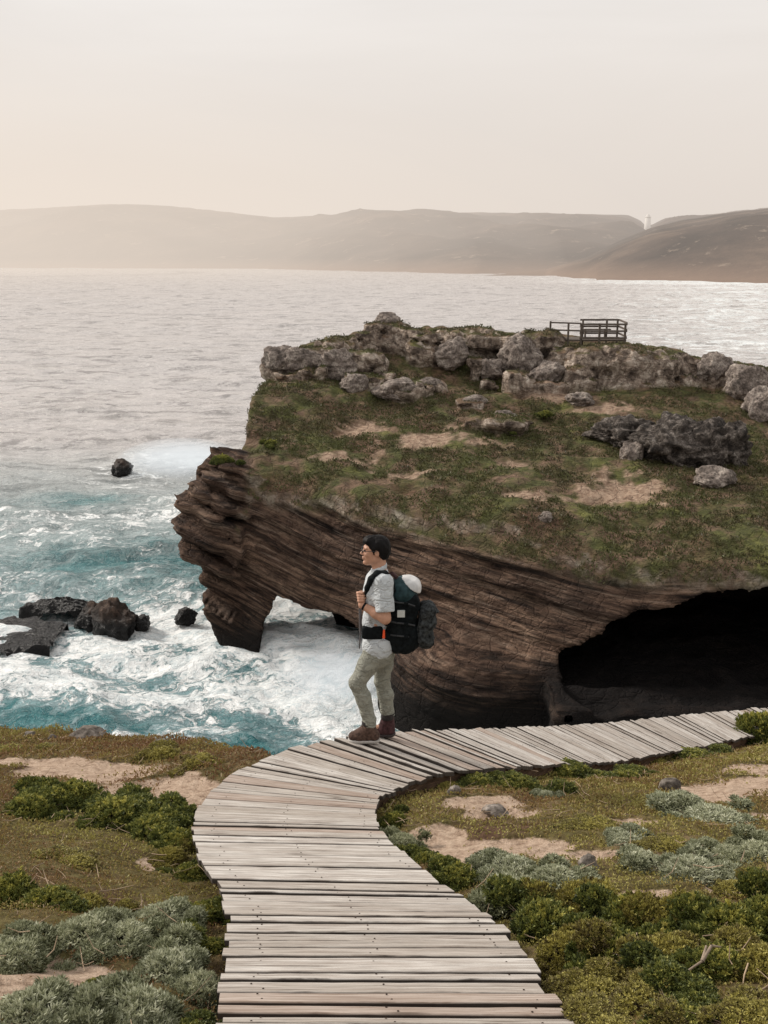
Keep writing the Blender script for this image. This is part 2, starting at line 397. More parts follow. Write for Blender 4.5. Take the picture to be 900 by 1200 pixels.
def strata(x, y, z):
    xx = np.clip(x, -5, 6); dip = .36*xx-.014*(xx+5)**2+.03*np.maximum(x-6, 0)+.36*np.minimum(x+5, 0)
    return z+dip+.05*y+.35*noise(x*.22, y*.22, z*.22, 90)
sv = strata(bx, by, bz)
cliff = sstep(.0, .5, tz-.5-bz)*(1-rkb)
def beds(s, x, y, th, seed, soft=.14):
    # separate beds, each standing out or weathered back by its own amount
    q = s/th+.5*noise(x*.25, y*.25, s*0, seed+5); i = np.floor(q); f = q-i
    h0 = noise(i*7.31+.37+x*.09, y*.1, i*3.1+.5, seed)*1.4; h1 = noise((i+1)*7.31+.37+x*.09, y*.1, (i+1)*3.1+.5, seed)*1.4
    return h0+(h1-h0)*sstep(1-soft, 1, f)
led = .5*noise(bx*.10, by*.2, sv*1.15, 21)+.45*noise(bx*.16, by*.3, sv*2.6, 22)+.32*noise(bx*.3, by*.5, sv*5.2, 23)
led = .42*led+.62*beds(sv, bx, by, .72, 201)+(.52*beds(sv, bx, by, .43, 202, .25)+.2*beds(sv, bx, by, .27, 203, .3))
blk = ridge(bx*.42, by*.42, bz*.42, 4, 31)
cvb = cav[band]; arb = car[band]
dis = cliff*(.30+.7*sstep(.2, 2.6, bz))*(.25+.75*sstep(-.1, 1.6, np.minimum(cvb, arb)))*(1-.45*sstep(-3, -6, bx))*(.50*led+.22*fbm(bx*.8, by*.8, bz*.8, 3, 41))
a_cavb = 0
fis = ridge(bx*1.1+.4*by, by*.5, bz*.35, 3, 57)
dis += rkb*(.35*np.maximum(0, fis-.25)-.32*blk+.20*led+.18*fbm(bx*2.2, by*2.2, bz*2.2, 2, 55)-.05)
dis += (1-cliff)*(1-rkb)*.12*fbm(bx*2.2, by*2.2, bz*2.2, 3, 43)
cavm = 1.
Fh[band] += (dis*cavm).astype(np.float32)
Vh, Qh = surface_nets(Fh, (-11, 29.5, -1.2), HV)
ci = ((Vh-np.array((-11, 29.5, -1.2)))/HV).astype(int)
tv = Tm[ci[:, 0], ci[:, 1]]
a_cliff = sstep(.15, .75, tv-.35-Vh[:, 2])
tipm = sstep(-5.6, -6.3, Vh[:, 0]+.5*noise(Vh[:,0],Vh[:,1],Vh[:,2],6))*sstep(45, 44.2, Vh[:, 1]); a_cliff = np.maximum(a_cliff, tipm)
a_rock = rk[ci[:, 0], ci[:, 1], ci[:, 2]]
a_caveshade = sstep(.55, -.1, ((np.sqrt(((Vh[:,0]-14.7)/8.6)**2+((Vh[:,1]-33.5)/8.0)**2+((Vh[:,2]+.3)/5.15)**2)-1)*5.15))*sstep(34.2, 35.4, Vh[:,1]+.12*(Vh[:,0]-9))  # mask for painting the cave's shade into the rock colour
a_caveshade = np.maximum(a_caveshade, sstep(2.4, 1.9, Vh[:, 2])*sstep(5.0, 6.0, Vh[:, 0]))
sva = strata(Vh[:, 0], Vh[:, 1], Vh[:, 2])
# bare sandy scars on the slope, surveyed
scars = [(740,580,38,15),(730,570,22,24),(685,575,9,14),(520,515,60,9),(560,520,30,8),(420,505,26,9),(640,462,40,6),(540,450,30,5),(700,480,40,5),(440,520,14,20),(600,545,26,6),(480,555,24,5),(385,540,26,8),(350,440,26,5),(620,580,40,5)]
def head_hit(px, py):
    d = np.arange(30, 62, .1); pp = np.array([P(px, py, q) for q in d]); t = T_head(pp[:, 0], pp[:, 1])
    k = np.argmax(pp[:, 2] < t); return pp[k] if k else P(px, py, 45)
a_sand = np.zeros(len(Vh)); wnx = fbm(Vh[:, 0]*.9, Vh[:, 1]*.9, Vh[:, 2]*.9, 4, 61)
wnx2 = fbm(Vh[:, 0]*3.2, Vh[:, 1]*3.2, Vh[:, 2]*3.2, 3, 62)
for (px, py, rx, ry) in scars:
    c = head_hit(px, py); d = (c[1]*CP)+ (CAMZ-c[2])*SP; rx = rx/F*d; ry = max(ry/F*d*2.4, .5)
    q = np.sqrt(((Vh[:, 0]-c[0])/rx)**2+((Vh[:, 1]-c[1])/ry)**2); a_sand = np.maximum(a_sand, sstep(1.2, .45, q+wnx*1.5+.9*wnx2))
a_sand *= (1-a_cliff)
me_head = mesh_np("headland", Vh, Qh, dict(rock=a_rock, cliff=a_cliff, strata=sva, sand=a_sand, cave=a_caveshade))
del Fh, rk, band, bi

def headland_mat():
    t = Nt("headland_rock_and_scrub", .9, .15); p = t.pos(); ro = t.attr('rock'); cl = t.attr('cliff'); st = t.attr('strata'); sa = t.attr('sand')
    X = t.xyz(p)
    # layered sandstone
    lay = t.comb(t.math('MULTIPLY', X[0], .13), t.math('MULTIPLY', X[1], .18), t.math('MULTIPLY', st, 1.0))
    n1 = t.noise(lay, 3.2, 6, .62, .3); lay2 = t.comb(t.math('MULTIPLY', X[0], .35), t.math('MULTIPLY', X[1], .35), t.math('MULTIPLY', st, 3.2))
    n2 = t.noise(lay2, 3.4, 6, .6, .4)
    big = t.noise(p, .22, 4, .55, .6)
    c1 = t.ramp(n1, [(.32, (.030, .019, .015)), (.44, (.14, .090, .065)), (.56, (.225, .152, .110)), (.72, (.38, .28, .21))])
    c2 = t.mix(t.rng(n2, .38, .62), (.34, .31, .30), (1.3, 1.25, 1.2)); cliffc = t.mix(.8, c1, c2, 'MULTIPLY')
    lay3 = t.comb(t.math('MULTIPLY', X[0], .20), t.math('MULTIPLY', X[1], .2), t.math('MULTIPLY', st, 3.6)); n5 = t.noise(lay3, 1.25, 5, .6, .5)
    cliffc = t.mix(t.rng(n5, .37, .43, .8, 0), cliffc, (.016, .011, .010)); cliffc = t.mix(t.rng(n5, .60, .74, 0, .35), cliffc, (.27, .195, .15)); cliffc = t.mix(t.rng(t.noise(p, .55, 5, .6, .4), .40, .60, .55, 0), cliffc, t.mix(1, cliffc, (.42, .40, .42), 'MULTIPLY'))
    cliffc = t.mix(t.rng(big, .35, .65), cliffc, t.mix(.55, cliffc, (.30, .30, .32), 'MULTIPLY'))
    vb = t.comb(t.math('MULTIPLY', X[0], .55), t.math('MULTIPLY', X[1], .55), t.math('MULTIPLY', st, 1.5)); vb = t.vadd(vb, t.vscale(t.noise(p, 1.2, 4, .6, 0, True), .7))
    cb = t.xyz(t.vor(vb, 1.0, 'F1', 'Color'))[0]; ce = t.vor(vb, 1.0, 'DISTANCE_TO_EDGE')
    cliffc = t.mix(1, cliffc, t.mix(cb, (.72, .70, .70), (1.2, 1.18, 1.16)), 'MULTIPLY'); cliffc = t.mix(t.rng(ce, 0, .035, .3, 0), cliffc, (.014, .010, .009))
    lay4 = t.comb(t.math('MULTIPLY', X[0], .5), t.math('MULTIPLY', X[1], .5), t.math('MULTIPLY', st, 10)); n6 = t.noise(lay4, 1.0, 3, .5, .3)
    cliffc = t.mix(t.rng(n6, .36, .43, .62, 0), cliffc, (.02, .014, .011)); cliffc = t.mix(t.rng(n6, .60, .68, 0, .3), cliffc, (.36, .27, .21))
    # damp foot of the cliff, then the cave's shadow painted near-black by its mask
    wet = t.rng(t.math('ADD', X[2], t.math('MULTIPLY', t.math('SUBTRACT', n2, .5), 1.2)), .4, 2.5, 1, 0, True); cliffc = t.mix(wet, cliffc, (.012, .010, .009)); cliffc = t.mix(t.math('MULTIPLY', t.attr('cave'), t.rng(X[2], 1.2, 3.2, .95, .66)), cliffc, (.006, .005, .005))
    # lichen-grey outcrop
    n3 = t.noise(p, 1.3, 8, .68, .5); n4 = t.noise(p, 5.5, 5, .6)
    rc = t.ramp(n3, [(.32, (.045, .034, .028)), (.44, (.18, .14, .112)), (.53, (.42, .34, .275)), (.66, (.76, .66, .56))])
    rc = t.mix(t.rng(t.vor(t.vadd(p, t.vscale(t.noise(p, 1.1, 4, .6, 0, True), 1.4)), 1.1, 'DISTANCE_TO_EDGE'), .0, .05, .5, 0), rc, (.03, .025, .022)); rc = t.mix(t.rng(n4, .4, .62), t.mix(1, rc, (.66, .62, .60), 'MULTIPLY'), rc)
    # scrub
    g1 = t.noise(p, .42, 5, .6, .3); g2 = t.noise(p, 3.5, 6, .7); g3 = t.noise(p, .95, 5, .6)
    gr = t.ramp(g1, [(.33, (.15, .092, .062)), (.44, (.105, .088, .042)), (.54, (.090, .095, .038)), (.68, (.165, .165, .055))])
    gr = t.mix(t.rng(g3, .46, .62), gr, (.20, .135, .095))
    gr = t.mix(t.rng(g2, .32, .66), t.mix(1, gr, (.48, .48, .48), 'MULTIPLY'), t.mix(1, gr, (1.2, 1.17, 1.1), 'MULTIPLY'))
    sd_ = t.mix(t.rng(t.noise(p, 4, 6, .7), .35, .65), (.20, .125, .085), (.46, .335, .245))
    nz = t.xyz(t.geo().outputs['Normal'])[2]
    gr = t.mix(sa, gr, sd_)
    steep = t.rng(t.math('ADD', nz, t.math('MULTIPLY', t.math('SUBTRACT', g2, .5), .5)), .42, .62, 1, 0)
    rk_ = t.mix(t.rng(t.math('ADD', nz, t.math('MULTIPLY', t.math('SUBTRACT', g3, .5), .9)), .72, .88), rc, gr)
    c = t.mix(ro, t.mix(steep, gr, t.mix(.5, rc, gr)), rk_)
    c = t.mix(cl, c, cliffc)
    t.mix(0, c, c)
    t.col(c)
    cr = t.vor(t.vadd(p, t.vscale(t.noise(p, 1.5, 3, .5, 0, True), .8)), 1.6, 'DISTANCE_TO_EDGE')
    h = t.math('ADD', t.math('MULTIPLY', n2, 1.0), t.math('MULTIPLY', t.noise(p, 6, 8, .7), .7))
    hb = t.math('ADD', h, t.math('MULTIPLY', t.rng(cr, 0, .08), .35))
    t.bump(t.math('ADD', hb, t.math('MULTIPLY', t.math('MULTIPLY', t.rng(ce, 0, .10), cl), .25)), .20, .9); return t.m
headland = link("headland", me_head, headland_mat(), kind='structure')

# ============================================================ sea
xt = np.linspace(-1, 1, 900); ry_ = np.geomspace(16, 1400, 980); extra = np.array([1900, 2600, 4000, 7000])
yy = np.r_[ry_, extra]
Ys = yy[:, None]+0*xt[None]; Xs = xt[None]*(yy[:, None]*.62+9)
Zs = np.zeros_like(Xs); Dx = np.zeros_like(Xs); Dy = np.zeros_like(Xs)
rg = np.random.default_rng(5)
cell = np.maximum(yy*.0046, 18/900+0)[:, None]
rough_w = (1.5-.75*sstep(50, 95, Ys))+.2*sstep(200, 500, Ys)
for i in range(46):
    L_ = 0.55*(1.125**i)*rg.uniform(.9, 1.1); th = R(-100)+rg.normal(0, .75 if L_ < 6 else .4); k = 2*math.pi/L_
    a = .0085*L_**.92*(1 if L_ < 14 else 14/L_); ph = rg.uniform(0, 6.28); vis = sstep(2.2, 4.5, L_/cell)
    q = k*(Xs*math.cos(th)+Ys*math.sin(th))+ph+1.5*noise(Xs/L_*.22, Ys/L_*.22, 0*Xs+i, i)
    Zs += a*vis*np.cos(q); Dx -= a*vis*math.cos(th)*np.sin(q)*.8; Dy -= a*vis*math.sin(th)*np.sin(q)*.8
Zs *= rough_w*(1+.4*fbm(Xs*.06, Ys*.06, 0*Xs, 2, 8)); Zs += .16*ridge(Xs*.35, Ys*.6, 0*Xs, 4, 77)*sstep(60, 40, Ys)
# foam mask: distance to cliffs, to reefs, surf at far shore
d_head = np.full(Xs.shape, 60.)
fl = np.array([sea(*q)[:2] for q in ((232,740),(262,772),(300,760),(420,790),(480,850),(600,858),(700,870))]+[(-6,46),(-5,52),(-3,57),(-3.5, 44)])
for p_ in fl: d_head = np.minimum(d_head, np.hypot(Xs-p_[0], (Ys-p_[1])*.8))
reefs = [sea(142,560), sea(130,745), sea(60,712), sea(215,722), sea(20,740)]
d_r = np.full(Xs.shape, 60.)
for p_ in reefs: d_r = np.minimum(d_r, np.hypot(Xs-p_[0], (Ys-p_[1])*.6))
near = sstep(78, 56, Ys+3*fbm(Xs*.12, Ys*.12, 0*Xs, 3, 4))
foam = .63*near+.26*sstep(6, 0, d_head)+.22*sstep(5, 0, d_r)
swp = sea(225,540); foam += .55*np.exp(-(((Xs-swp[0])/11)**2+((Ys-swp[1])/7)**2))
foam += .45*np.exp(-(((Xs-sea(360,800)[0])/3.4)**2+((Ys-sea(360,800)[1])/3.6)**2))
teals = [(240,655,24,5),(130,650,13,2.5),(60,645,5,2),(290,870,4.2,2.2),(120,850,6,1.2),(60,860,5,1.0),(50,840,5,1.0),(100,590,8,2.5),(230,690,3,1.4),(290,785,3.0,.9),(340,800,2.,.7),(190,760,3,.8)]
teal = np.zeros(Xs.shape)
for (px, py, rx, ry) in teals:
    c = sea(px, py); rx = rx*.45
    teal = np.maximum(teal, np.exp(-(((Xs-c[0])/rx)**2+((Ys-c[1])/ry)**2)))
c = sea(118,655); teal = np.maximum(teal, np.exp(-(((Xs-c[0])/4.6)**2+((Ys-c[1]-.25*(Xs-c[0]))/1.4)**2)))
Zs += .55*np.exp(-(((Xs-c[0])/5)**2+((Ys-c[1]-1.3-.25*(Xs-c[0]))/1.1)**2))
foam -= .48*teal
far_s = sstep(75, 200, Ys)*sstep(.05, .36, Xs/Ys)
foam += .60*far_s+.25*sstep(560, 620, Ys)*sstep(.05, .2, Xs/Ys)
Vs = np.stack([Xs+Dx, Ys+Dy, Zs], -1).reshape(-1, 3)
me_sea = mesh_np("sea", Vs, grid_quads(len(yy), len(xt)), dict(foam=foam.ravel(), teal=teal.ravel(), crest=Zs.ravel()))
def sea_mat():
    t = Nt("sea_water", .25, .5); p = t.pos(); X = t.xyz(p); fo = t.attr('foam'); te = t.attr('teal'); cr = t.attr('crest')
    fl2 = t.comb(X[0], X[1], 0.)
    wv = t.vadd(fl2, t.vscale(t.vadd(t.noise(fl2, .28, 4, .6, 0, True), (-.5, -.5, -.5)), 4.5))
    wv = t.vadd(wv, t.vscale(t.vadd(t.noise(fl2, 1.3, 4, .6, 0, True), (-.5, -.5, -.5)), 1.1))
    wm = t.map(wv, (.55, 1, 1), (0, 0, .25))
    nA = t.noise(wm, .45, 9, .66, .6); nB = t.noise(wm, 1.9, 8, .66, 1.1)
    lace = t.vor(wm, 1.15, 'DISTANCE_TO_EDGE'); lace2 = t.vor(wm, 3.1, 'DISTANCE_TO_EDGE')
    ln = t.math('MAXIMUM', t.rng(lace, .0, .17, 1, 0), t.math('MULTIPLY', t.rng(lace2, .0, .15, 1, 0), .8))
    f = t.math('ADD', fo, t.math('MULTIPLY', t.math('SUBTRACT', nA, .5), 2.0))
    f = t.math('ADD', f, t.math('MULTIPLY', t.math('SUBTRACT', nB, .5), 1.7))
    f = t.math('ADD', f, t.math('MULTIPLY', cr, .22))
    nC = t.noise(wm, 6.5, 5, .7, 1.0); f = t.math('ADD', f, t.math('MULTIPLY', t.math('SUBTRACT', nC, .5), .7)); thick = t.rng(f, .52, .74, 0, 1, True)
    thin = t.math('MULTIPLY', t.rng(f, .12, .55), t.rng(ln, .1, .9, .25, .95))
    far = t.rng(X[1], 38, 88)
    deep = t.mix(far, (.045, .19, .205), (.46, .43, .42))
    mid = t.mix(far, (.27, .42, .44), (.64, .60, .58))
    base = t.mix(t.rng(nB, .35, .65), deep, mid)
    base = t.mix(t.math('MULTIPLY', te, .85), base, t.mix(t.rng(nB, .4, .62), (.004, .10, .115), (.03, .22, .23)))
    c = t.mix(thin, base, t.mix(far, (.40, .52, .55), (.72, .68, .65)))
    c = t.mix(thick, c, t.mix(t.rng(nB, .36, .56), (.60, .68, .70), (.92, .93, .92)))
    t.col(c)
    fm = t.math('MAXIMUM', thin, thick)
    t.put(t.b.inputs['Roughness'], t.rng(fm, 0, 1, .22, .9))
    t.b.inputs['IOR'].default_value = 1.33
    rip = t.noise(t.map(wv, (.16, .62, 1)), .8, 7, .68, .5)
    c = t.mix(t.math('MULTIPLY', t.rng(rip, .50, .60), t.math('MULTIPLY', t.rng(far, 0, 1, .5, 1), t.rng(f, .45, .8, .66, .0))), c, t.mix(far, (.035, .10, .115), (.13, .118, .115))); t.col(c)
    h = t.math('ADD', t.math('MULTIPLY', t.noise(wm, 2.6, 8, .65, .5), .6), t.math('MULTIPLY', fm, .22))
    h = t.math('ADD', h, t.math('MULTIPLY', t.noise(t.map(fl2, (.25, 1, 1)), .55, 5, .6, .4), 1.2))
    t.bump(h, .42, 1.); return t.m
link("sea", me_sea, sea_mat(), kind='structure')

# ============================================================ far hills
def hills(name, sky_pts, shore_pts, dcrest, mat, seed, n=420, back=1.35):
    sx = np.array(sky_pts, float); sh = np.array(shore_pts, float)
    px = np.linspace(sx[0, 0], sx[-1, 0], n); rows = []
    v = np.r_[np.linspace(0, 1, 90), 1.12, back]
    sky_y = np.interp(px, sx[:, 0], sx[:, 1]); dc = np.interp(px, sx[:, 0], sx[:, 2] if sx.shape[1] > 2 else [dcrest]*len(sx))
    sy = np.interp(px, sh[:, 0], sh[:, 1])
    C = np.array([P(a, b, d) for a, b, d in zip(px, sky_y, dc)]); S = np.array([sea(a, b, 0) for a, b in zip(px, sy)])
    V = []
    for vv in v:
        if vv <= 1:
            q = S+(C-S)*vv; prof = vv**.8*.82+.18*sstep(.0, .25, vv)-.0; q[:, 2] = C[:, 2]*prof
            am = C[:, 2]*.34*math.sin(math.pi*min(1, vv))**1.3*(1-.5*vv)
            q[:, 2] += am*fbm(q[:, 0]*.004, q[:, 1]*.004, 0*q[:, 0], 5, seed)+am*.4*ridge(q[:, 0]*.012, q[:, 1]*.006, 0*q[:, 0], 3, seed+3)
            q[:, 2] += C[:, 2]*.012*fbm(q[:, 0]*.05, q[:, 1]*.05, 0*q[:, 0], 3, seed+9)*(vv > 0)
            if vv == 0: q[:, 2] = -2
        else:
            q = S+(C-S)*vv; q[:, 2] = C[:, 2]*(1.0 if vv < 1.2 else .3)-C[:, 2]*(vv-1)*.4
        V.append(q)
    V = np.array(V).reshape(-1, 3)
    return link(name, mesh_np(name, V, grid_quads(len(v), n)), mat, kind='structure')
def hill_mat(name, c0, c1, c2, sc):
    t = Nt(name, .95, .05); p = t.pos(); n = t.noise(p, sc, 7, .62, .3); n2 = t.noise(p, sc*4.5, 6, .7)
    c = t.ramp(n, [(.35, c0), (.52, c1), (.68, c2)]); z = t.xyz(p)[2]
    c = t.mix(t.rng(n2, .60, .70), c, (.22, .17, .13)); c = t.mix(t.rng(z, 2, 14, .7, 0), c, (.26, .17, .12)); t.col(c)
    t.bump(n2, 4, .6); return t.m
hm1 = hill_mat("far_hill_scrub", (.018, .013, .011), (.045, .032, .026), (.11, .078, .06), .008)
hm2 = hill_mat("headland_hill_scrub", (.020, .015, .012), (.055, .038, .029), (.13, .09, .065), .016)
hills("hills_far", [(-700,262,2300),(-300,250,2200),(0,246,2100),(60,243,2000),(130,239,1950),(200,241,1950),(260,248,1950),(320,255,2000),(400,252,2000),(470,250,2000),(560,249,2000),(640,250,2000),(735,252,2000),(750,258,2000),(757,265,2000),(765,263,2000),(778,256,2050),(800,252.5,2100),(830,252,2100),(900,250,2200),(1300,260,2300)],
      [(-700,314),(0,314),(300,315),(420,318),(560,321),(700,322),(1300,322)], 2000, hm1, 3)
hills("hills_near_shore", [(560,322,930),(640,314,960),(690,300,980),(730,280,1000),(760,268,1000),(800,258,1000),(850,250,1000),(900,244,1000),(1000,238,1000),(1300,236,1000)],
      [(560,322.5),(640,323),(700,328),(800,330),(900,332),(1300,336)], 1000, hm2, 12)

# haze lying over the bay: soft-edged banks of mist, scattered daylight put in as emission
def haze_mat(name, dens, col, em):
    m = bpy.data.materials.new(name); m.use_nodes = True; t = m.node_tree; t.nodes.clear()
    o = t.nodes.new('ShaderNodeOutputMaterial'); v = t.nodes.new('ShaderNodeVolumePrincipled')
    v.inputs['Density'].default_value = dens; v.inputs['Color'].default_value = (0, 0, 0, 1)
    v.inputs['Absorption Color'].default_value = (0, 0, 0, 1)
    t.nodes.remove(v)
    ab = t.nodes.new('ShaderNodeVolumeAbsorption'); ab.inputs['Color'].default_value = (0, 0, 0, 1); ab.inputs['Density'].default_value = dens
    e = t.nodes.new('ShaderNodeEmission'); e.inputs['Color'].default_value = (*col, 1); e.inputs['Strength'].default_value = dens*em
    a = t.nodes.new('ShaderNodeAddShader'); t.links.new(ab.outputs[0], a.inputs[0]); t.links.new(e.outputs[0], a.inputs[1])
    t.links.new(a.outputs[0], o.inputs['Volume']); return m
def ellipsoid(name, c, r, mat, lbl, n=(48, 24)):
    th = np.linspace(0, 2*math.pi, n[0]+1)[:-1]; ph = np.linspace(0, math.pi, n[1]+1)
    V = np.array([(c[0]+r[0]*math.cos(a)*math.sin(b), c[1]+r[1]*math.sin(a)*math.sin(b), c[2]+r[2]*math.cos(b)) for b in ph for a in th])
    Q = [(i*n[0]+j, i*n[0]+(j+1) % n[0], (i+1)*n[0]+(j+1) % n[0], (i+1)*n[0]+j) for i in range(n[1]) for j in range(n[0])]
    me = mesh_np(name, V, np.array(Q)[:, ::-1]); return link(name, me, mat, kind='stuff', label=lbl)
ellipsoid("haze", (0, 1500, 0), (2600, 1350, 260), haze_mat("haze_over_bay", .00048, (.73, .64, .57), 1.0), "pale warm haze lying over the bay and the far hills")
hzm = haze_mat("bright_haze", .00017, (1.0, .87, .74), 1.0)
for k, s_ in enumerate((1.15, 1.0, .86, .72, .58, .45, .32)):      # mist thickens towards its middle
    o = ellipsoid("mist", (-620+30*k, 1000, 10), (760*s_, 700*s_, 150*s_), hzm, "bright glowing sea mist low over the left side of the bay")

spm = haze_mat("spray_mist", .11, (.84, .87, .88), 1.0)  # spray brightness is emission too, in place of scattered light
for (px, py, rx, ry, rz, lb) in ((212, 545, 4.2, 3.0, 1.5, "white spray bursting behind the seaward tip of the cliff"), (385, 800, 1.7, 1.5, .7, "white spray in the churning water in front of the arch")):
    c = sea(px, py)
    for k, s_ in enumerate((1.2, 1, .8, .6, .4)): ellipsoid("spray", (c[0]+.3*k, c[1], .3), (rx*s_, ry*s_, rz*s_), spm, lb, (32, 16))
# ============================================================ boardwalk survey (outer edge, inner edge, drop below the viewpoint)
walk = [ # outer px,py, inner px,py, drop
 (222,1560,840,1600,1.62),(240,1350,735,1370,2.05),(255,1195,672,1197,2.32),(258,1160,645,1162,2.44),(269,1083,590,1084,2.72),(262,1043,540,1049,2.90),
 (236,1012,494,1016,3.04),(228,985,463,989,3.17),(225,961,440,967,3.31),(231,944,439,953,3.42),(243,929,440,944,3.50),(262,914,446,935,3.58),
 (300,892,458,926,3.65),(338,878,476,918,3.69),(372,868,500,911,3.73),(420,861,530,903,3.78),(478,856,590,899,3.90),(555,854,650,896,4.25),
 (633,851,720,893,4.70),(700,848,775,883,5.05),(767,841,830,873,5.4),(830,835,880,862,5.65),(900,829,945,853,5.8),(1010,818,1050,838,6.0)]
wo = np.array([at_drop(a, b, e) for a, b, c, d, e in walk]); wi = np.array([at_drop(c, d, e) for a, b, c, d, e in walk])
mid = (wo+wi)/2; seg = np.r_[0, np.cumsum(np.linalg.norm(np.diff(mid, axis=0), axis=1))]
sm = np.linspace(0, seg[-1], 400)
def smooth_interp(A):
    B = np.stack([np.interp(sm, seg, A[:, i]) for i in range(3)], 1)
    k = np.ones(15)/15; pad = np.vstack([np.repeat(B[:1], 7, 0), B, np.repeat(B[-1:], 7, 0)])
    return np.stack([np.convolve(pad[:, i], k, 'valid') for i in range(3)], 1)
WO, WI = smooth_interp(wo), smooth_interp(wi)
def wat(A, s): return np.array([np.interp(s, sm, A[:, i]) for i in range(3)])

# ============================================================ foreground ground
gp = []
for i, (a, b, c, d, e) in enumerate(walk):
    for A, off in ((wo[i], .17), (wi[i], .14)): gp.append((A[0], A[1], A[2]-off))
for q in [(0,1400,1.75),(-150,1200,2.1),(0,1200,2.25),(130,1180,2.4),(0,1080,2.75),(130,1080,2.8),(0,980,3.35),(120,960,3.45),(0,905,3.95),(150,915,3.85),(-150,960,3.3),
          (-250,850,5.0),(-120,855,4.8),(0,860,4.55),(150,872,4.4),(290,887,3.9),(-300,1000,2.9),(-300,900,4.0),
          (760,1200,2.25),(900,1200,2.15),(760,1100,2.62),(900,1100,2.5),(700,1010,3.15),(900,1010,3.1),(600,960,3.55),(750,940,3.85),(900,930,3.9),(560,925,3.7),
          (640,915,4.1),(800,895,4.6),(900,875,5.1),(1050,860,5.5),(1100,1000,3.2),(1150,1200,2.1),(1250,900,4.6),(900,1500,1.5),(1200,1600,1.3),(0,1700,1.2)]:
    gp.append(at_drop(*q))
gp += [(0, -2, 13.9), (-5, -3, 13.8), (5, -3, 13.9), (0, -6, 13.8), (-9, 0, 13.6), (9, 0, 13.8)]
gp = np.array(gp, float); T_gr = TPS(gp[:, :2], gp[:, 2], .12)
br = [at_drop(-900,845,6.2), at_drop(-300,848,5.2), at_drop(-120,852,4.95), at_drop(0,857,4.7), at_drop(70,863,4.62), at_drop(150,868,4.55), at_drop(225,876,4.35), at_drop(285,885,4.05)]
br = np.array([b[:2] for b in br]+[(q[0]-.02, q[1]+.06) for q in wo[13:]]+[(14, wo[-1][1]+.8)]); br = br[np.argsort(br[:, 0])]
def ybr(x): return np.interp(x, br[:, 0], br[:, 1])
def ground_z(x, y):
    x = np.asarray(x, float); y = np.asarray(y, float)
    z = T_gr(x, y)+.05*fbm(x*1.1, y*1.1, 0*x, 4, 101)+.03*fbm(x*4, y*4, 0*x, 3, 102)
    over = np.maximum(0, y-ybr(x)-.10*fbm(x*1.5, y*0+3, 0*x, 3, 8))
    base = T_gr(x, ybr(x)) 
    return np.where(over > 0, np.minimum(z, base)-1.6*over-.8*np.minimum(over, .35)+.25*fbm(x*.9, y*.9, 0*x, 4, 9)*np.minimum(over, 1), z)
gx = np.arange(-13, 15, .045); gy = np.r_[np.arange(-6, 2, .15), np.arange(2, 13, .045), np.arange(13, 24, .25)]
GX, GY = np.meshgrid(gx, gy); GZ = ground_z(GX, GY)
def ghit(px, py):
    ds = np.arange(1.8, 16, .03); pp = P(px, py, 1.0)-np.array((0, 0, CAMZ)); X = pp[None]*ds[:, None]; z = T_gr(X[:, 0], X[:, 1])
    k = int(np.argmax(X[:, 2]+CAMZ < z)); k = k if k else len(ds)-1
    return np.array((X[k, 0], X[k, 1], z[k])), ds[k]
sandp = [(30,893,80,13),(110,903,85,20),(170,922,70,24),(218,938,36,18),(60,1130,80,20),(110,1145,50,14),(10,1150,30,20),(60,1105,18,8),
 (520,990,50,14),(560,1000,50,16),(600,985,40,12),(510,975,30,9),(560,935,40,7),(590,950,40,5),(860,920,60,22),(890,900,40,14),(830,935,40,8),(890,955,30,10),(730,965,36,10),(770,1055,70,22),(880,1040,50,20),
 (700,1000,40,10),(640,1000,24,8),(830,1000,40,8),(720,910,24,5),(655,990,20,8),(190,1010,30,7)]
S_ = []
for q in sandp:
    c, d = ghit(q[0], q[1]); S_.append((c[0], c[1], q[2]/F*d, max(q[3]/F*d*2.3, .13)))
def sandm(x, y):
    w_ = fbm(x*2.6, y*2.6, 0*x, 4, 120); m = np.zeros_like(x)
    for (a, b, rx, ry) in S_: m = np.maximum(m, sstep(1.45, .85, np.sqrt(((x-a)/rx)**2+((y-b)/ry)**2)+.75*w_))
    return m
SM = sandm(GX, GY)
GZ -= .035*SM
GZ += .022*(1-SM)*fbm(GX*9, GY*9, 0*GX, 3, 140)
me_g = mesh_np("ground", np.stack([GX, GY, GZ], -1).reshape(-1, 3), grid_quads(len(gy), len(gx)), dict(sand=SM.ravel(), cliff=sstep(.15, .6, GY-ybr(GX)).ravel()))
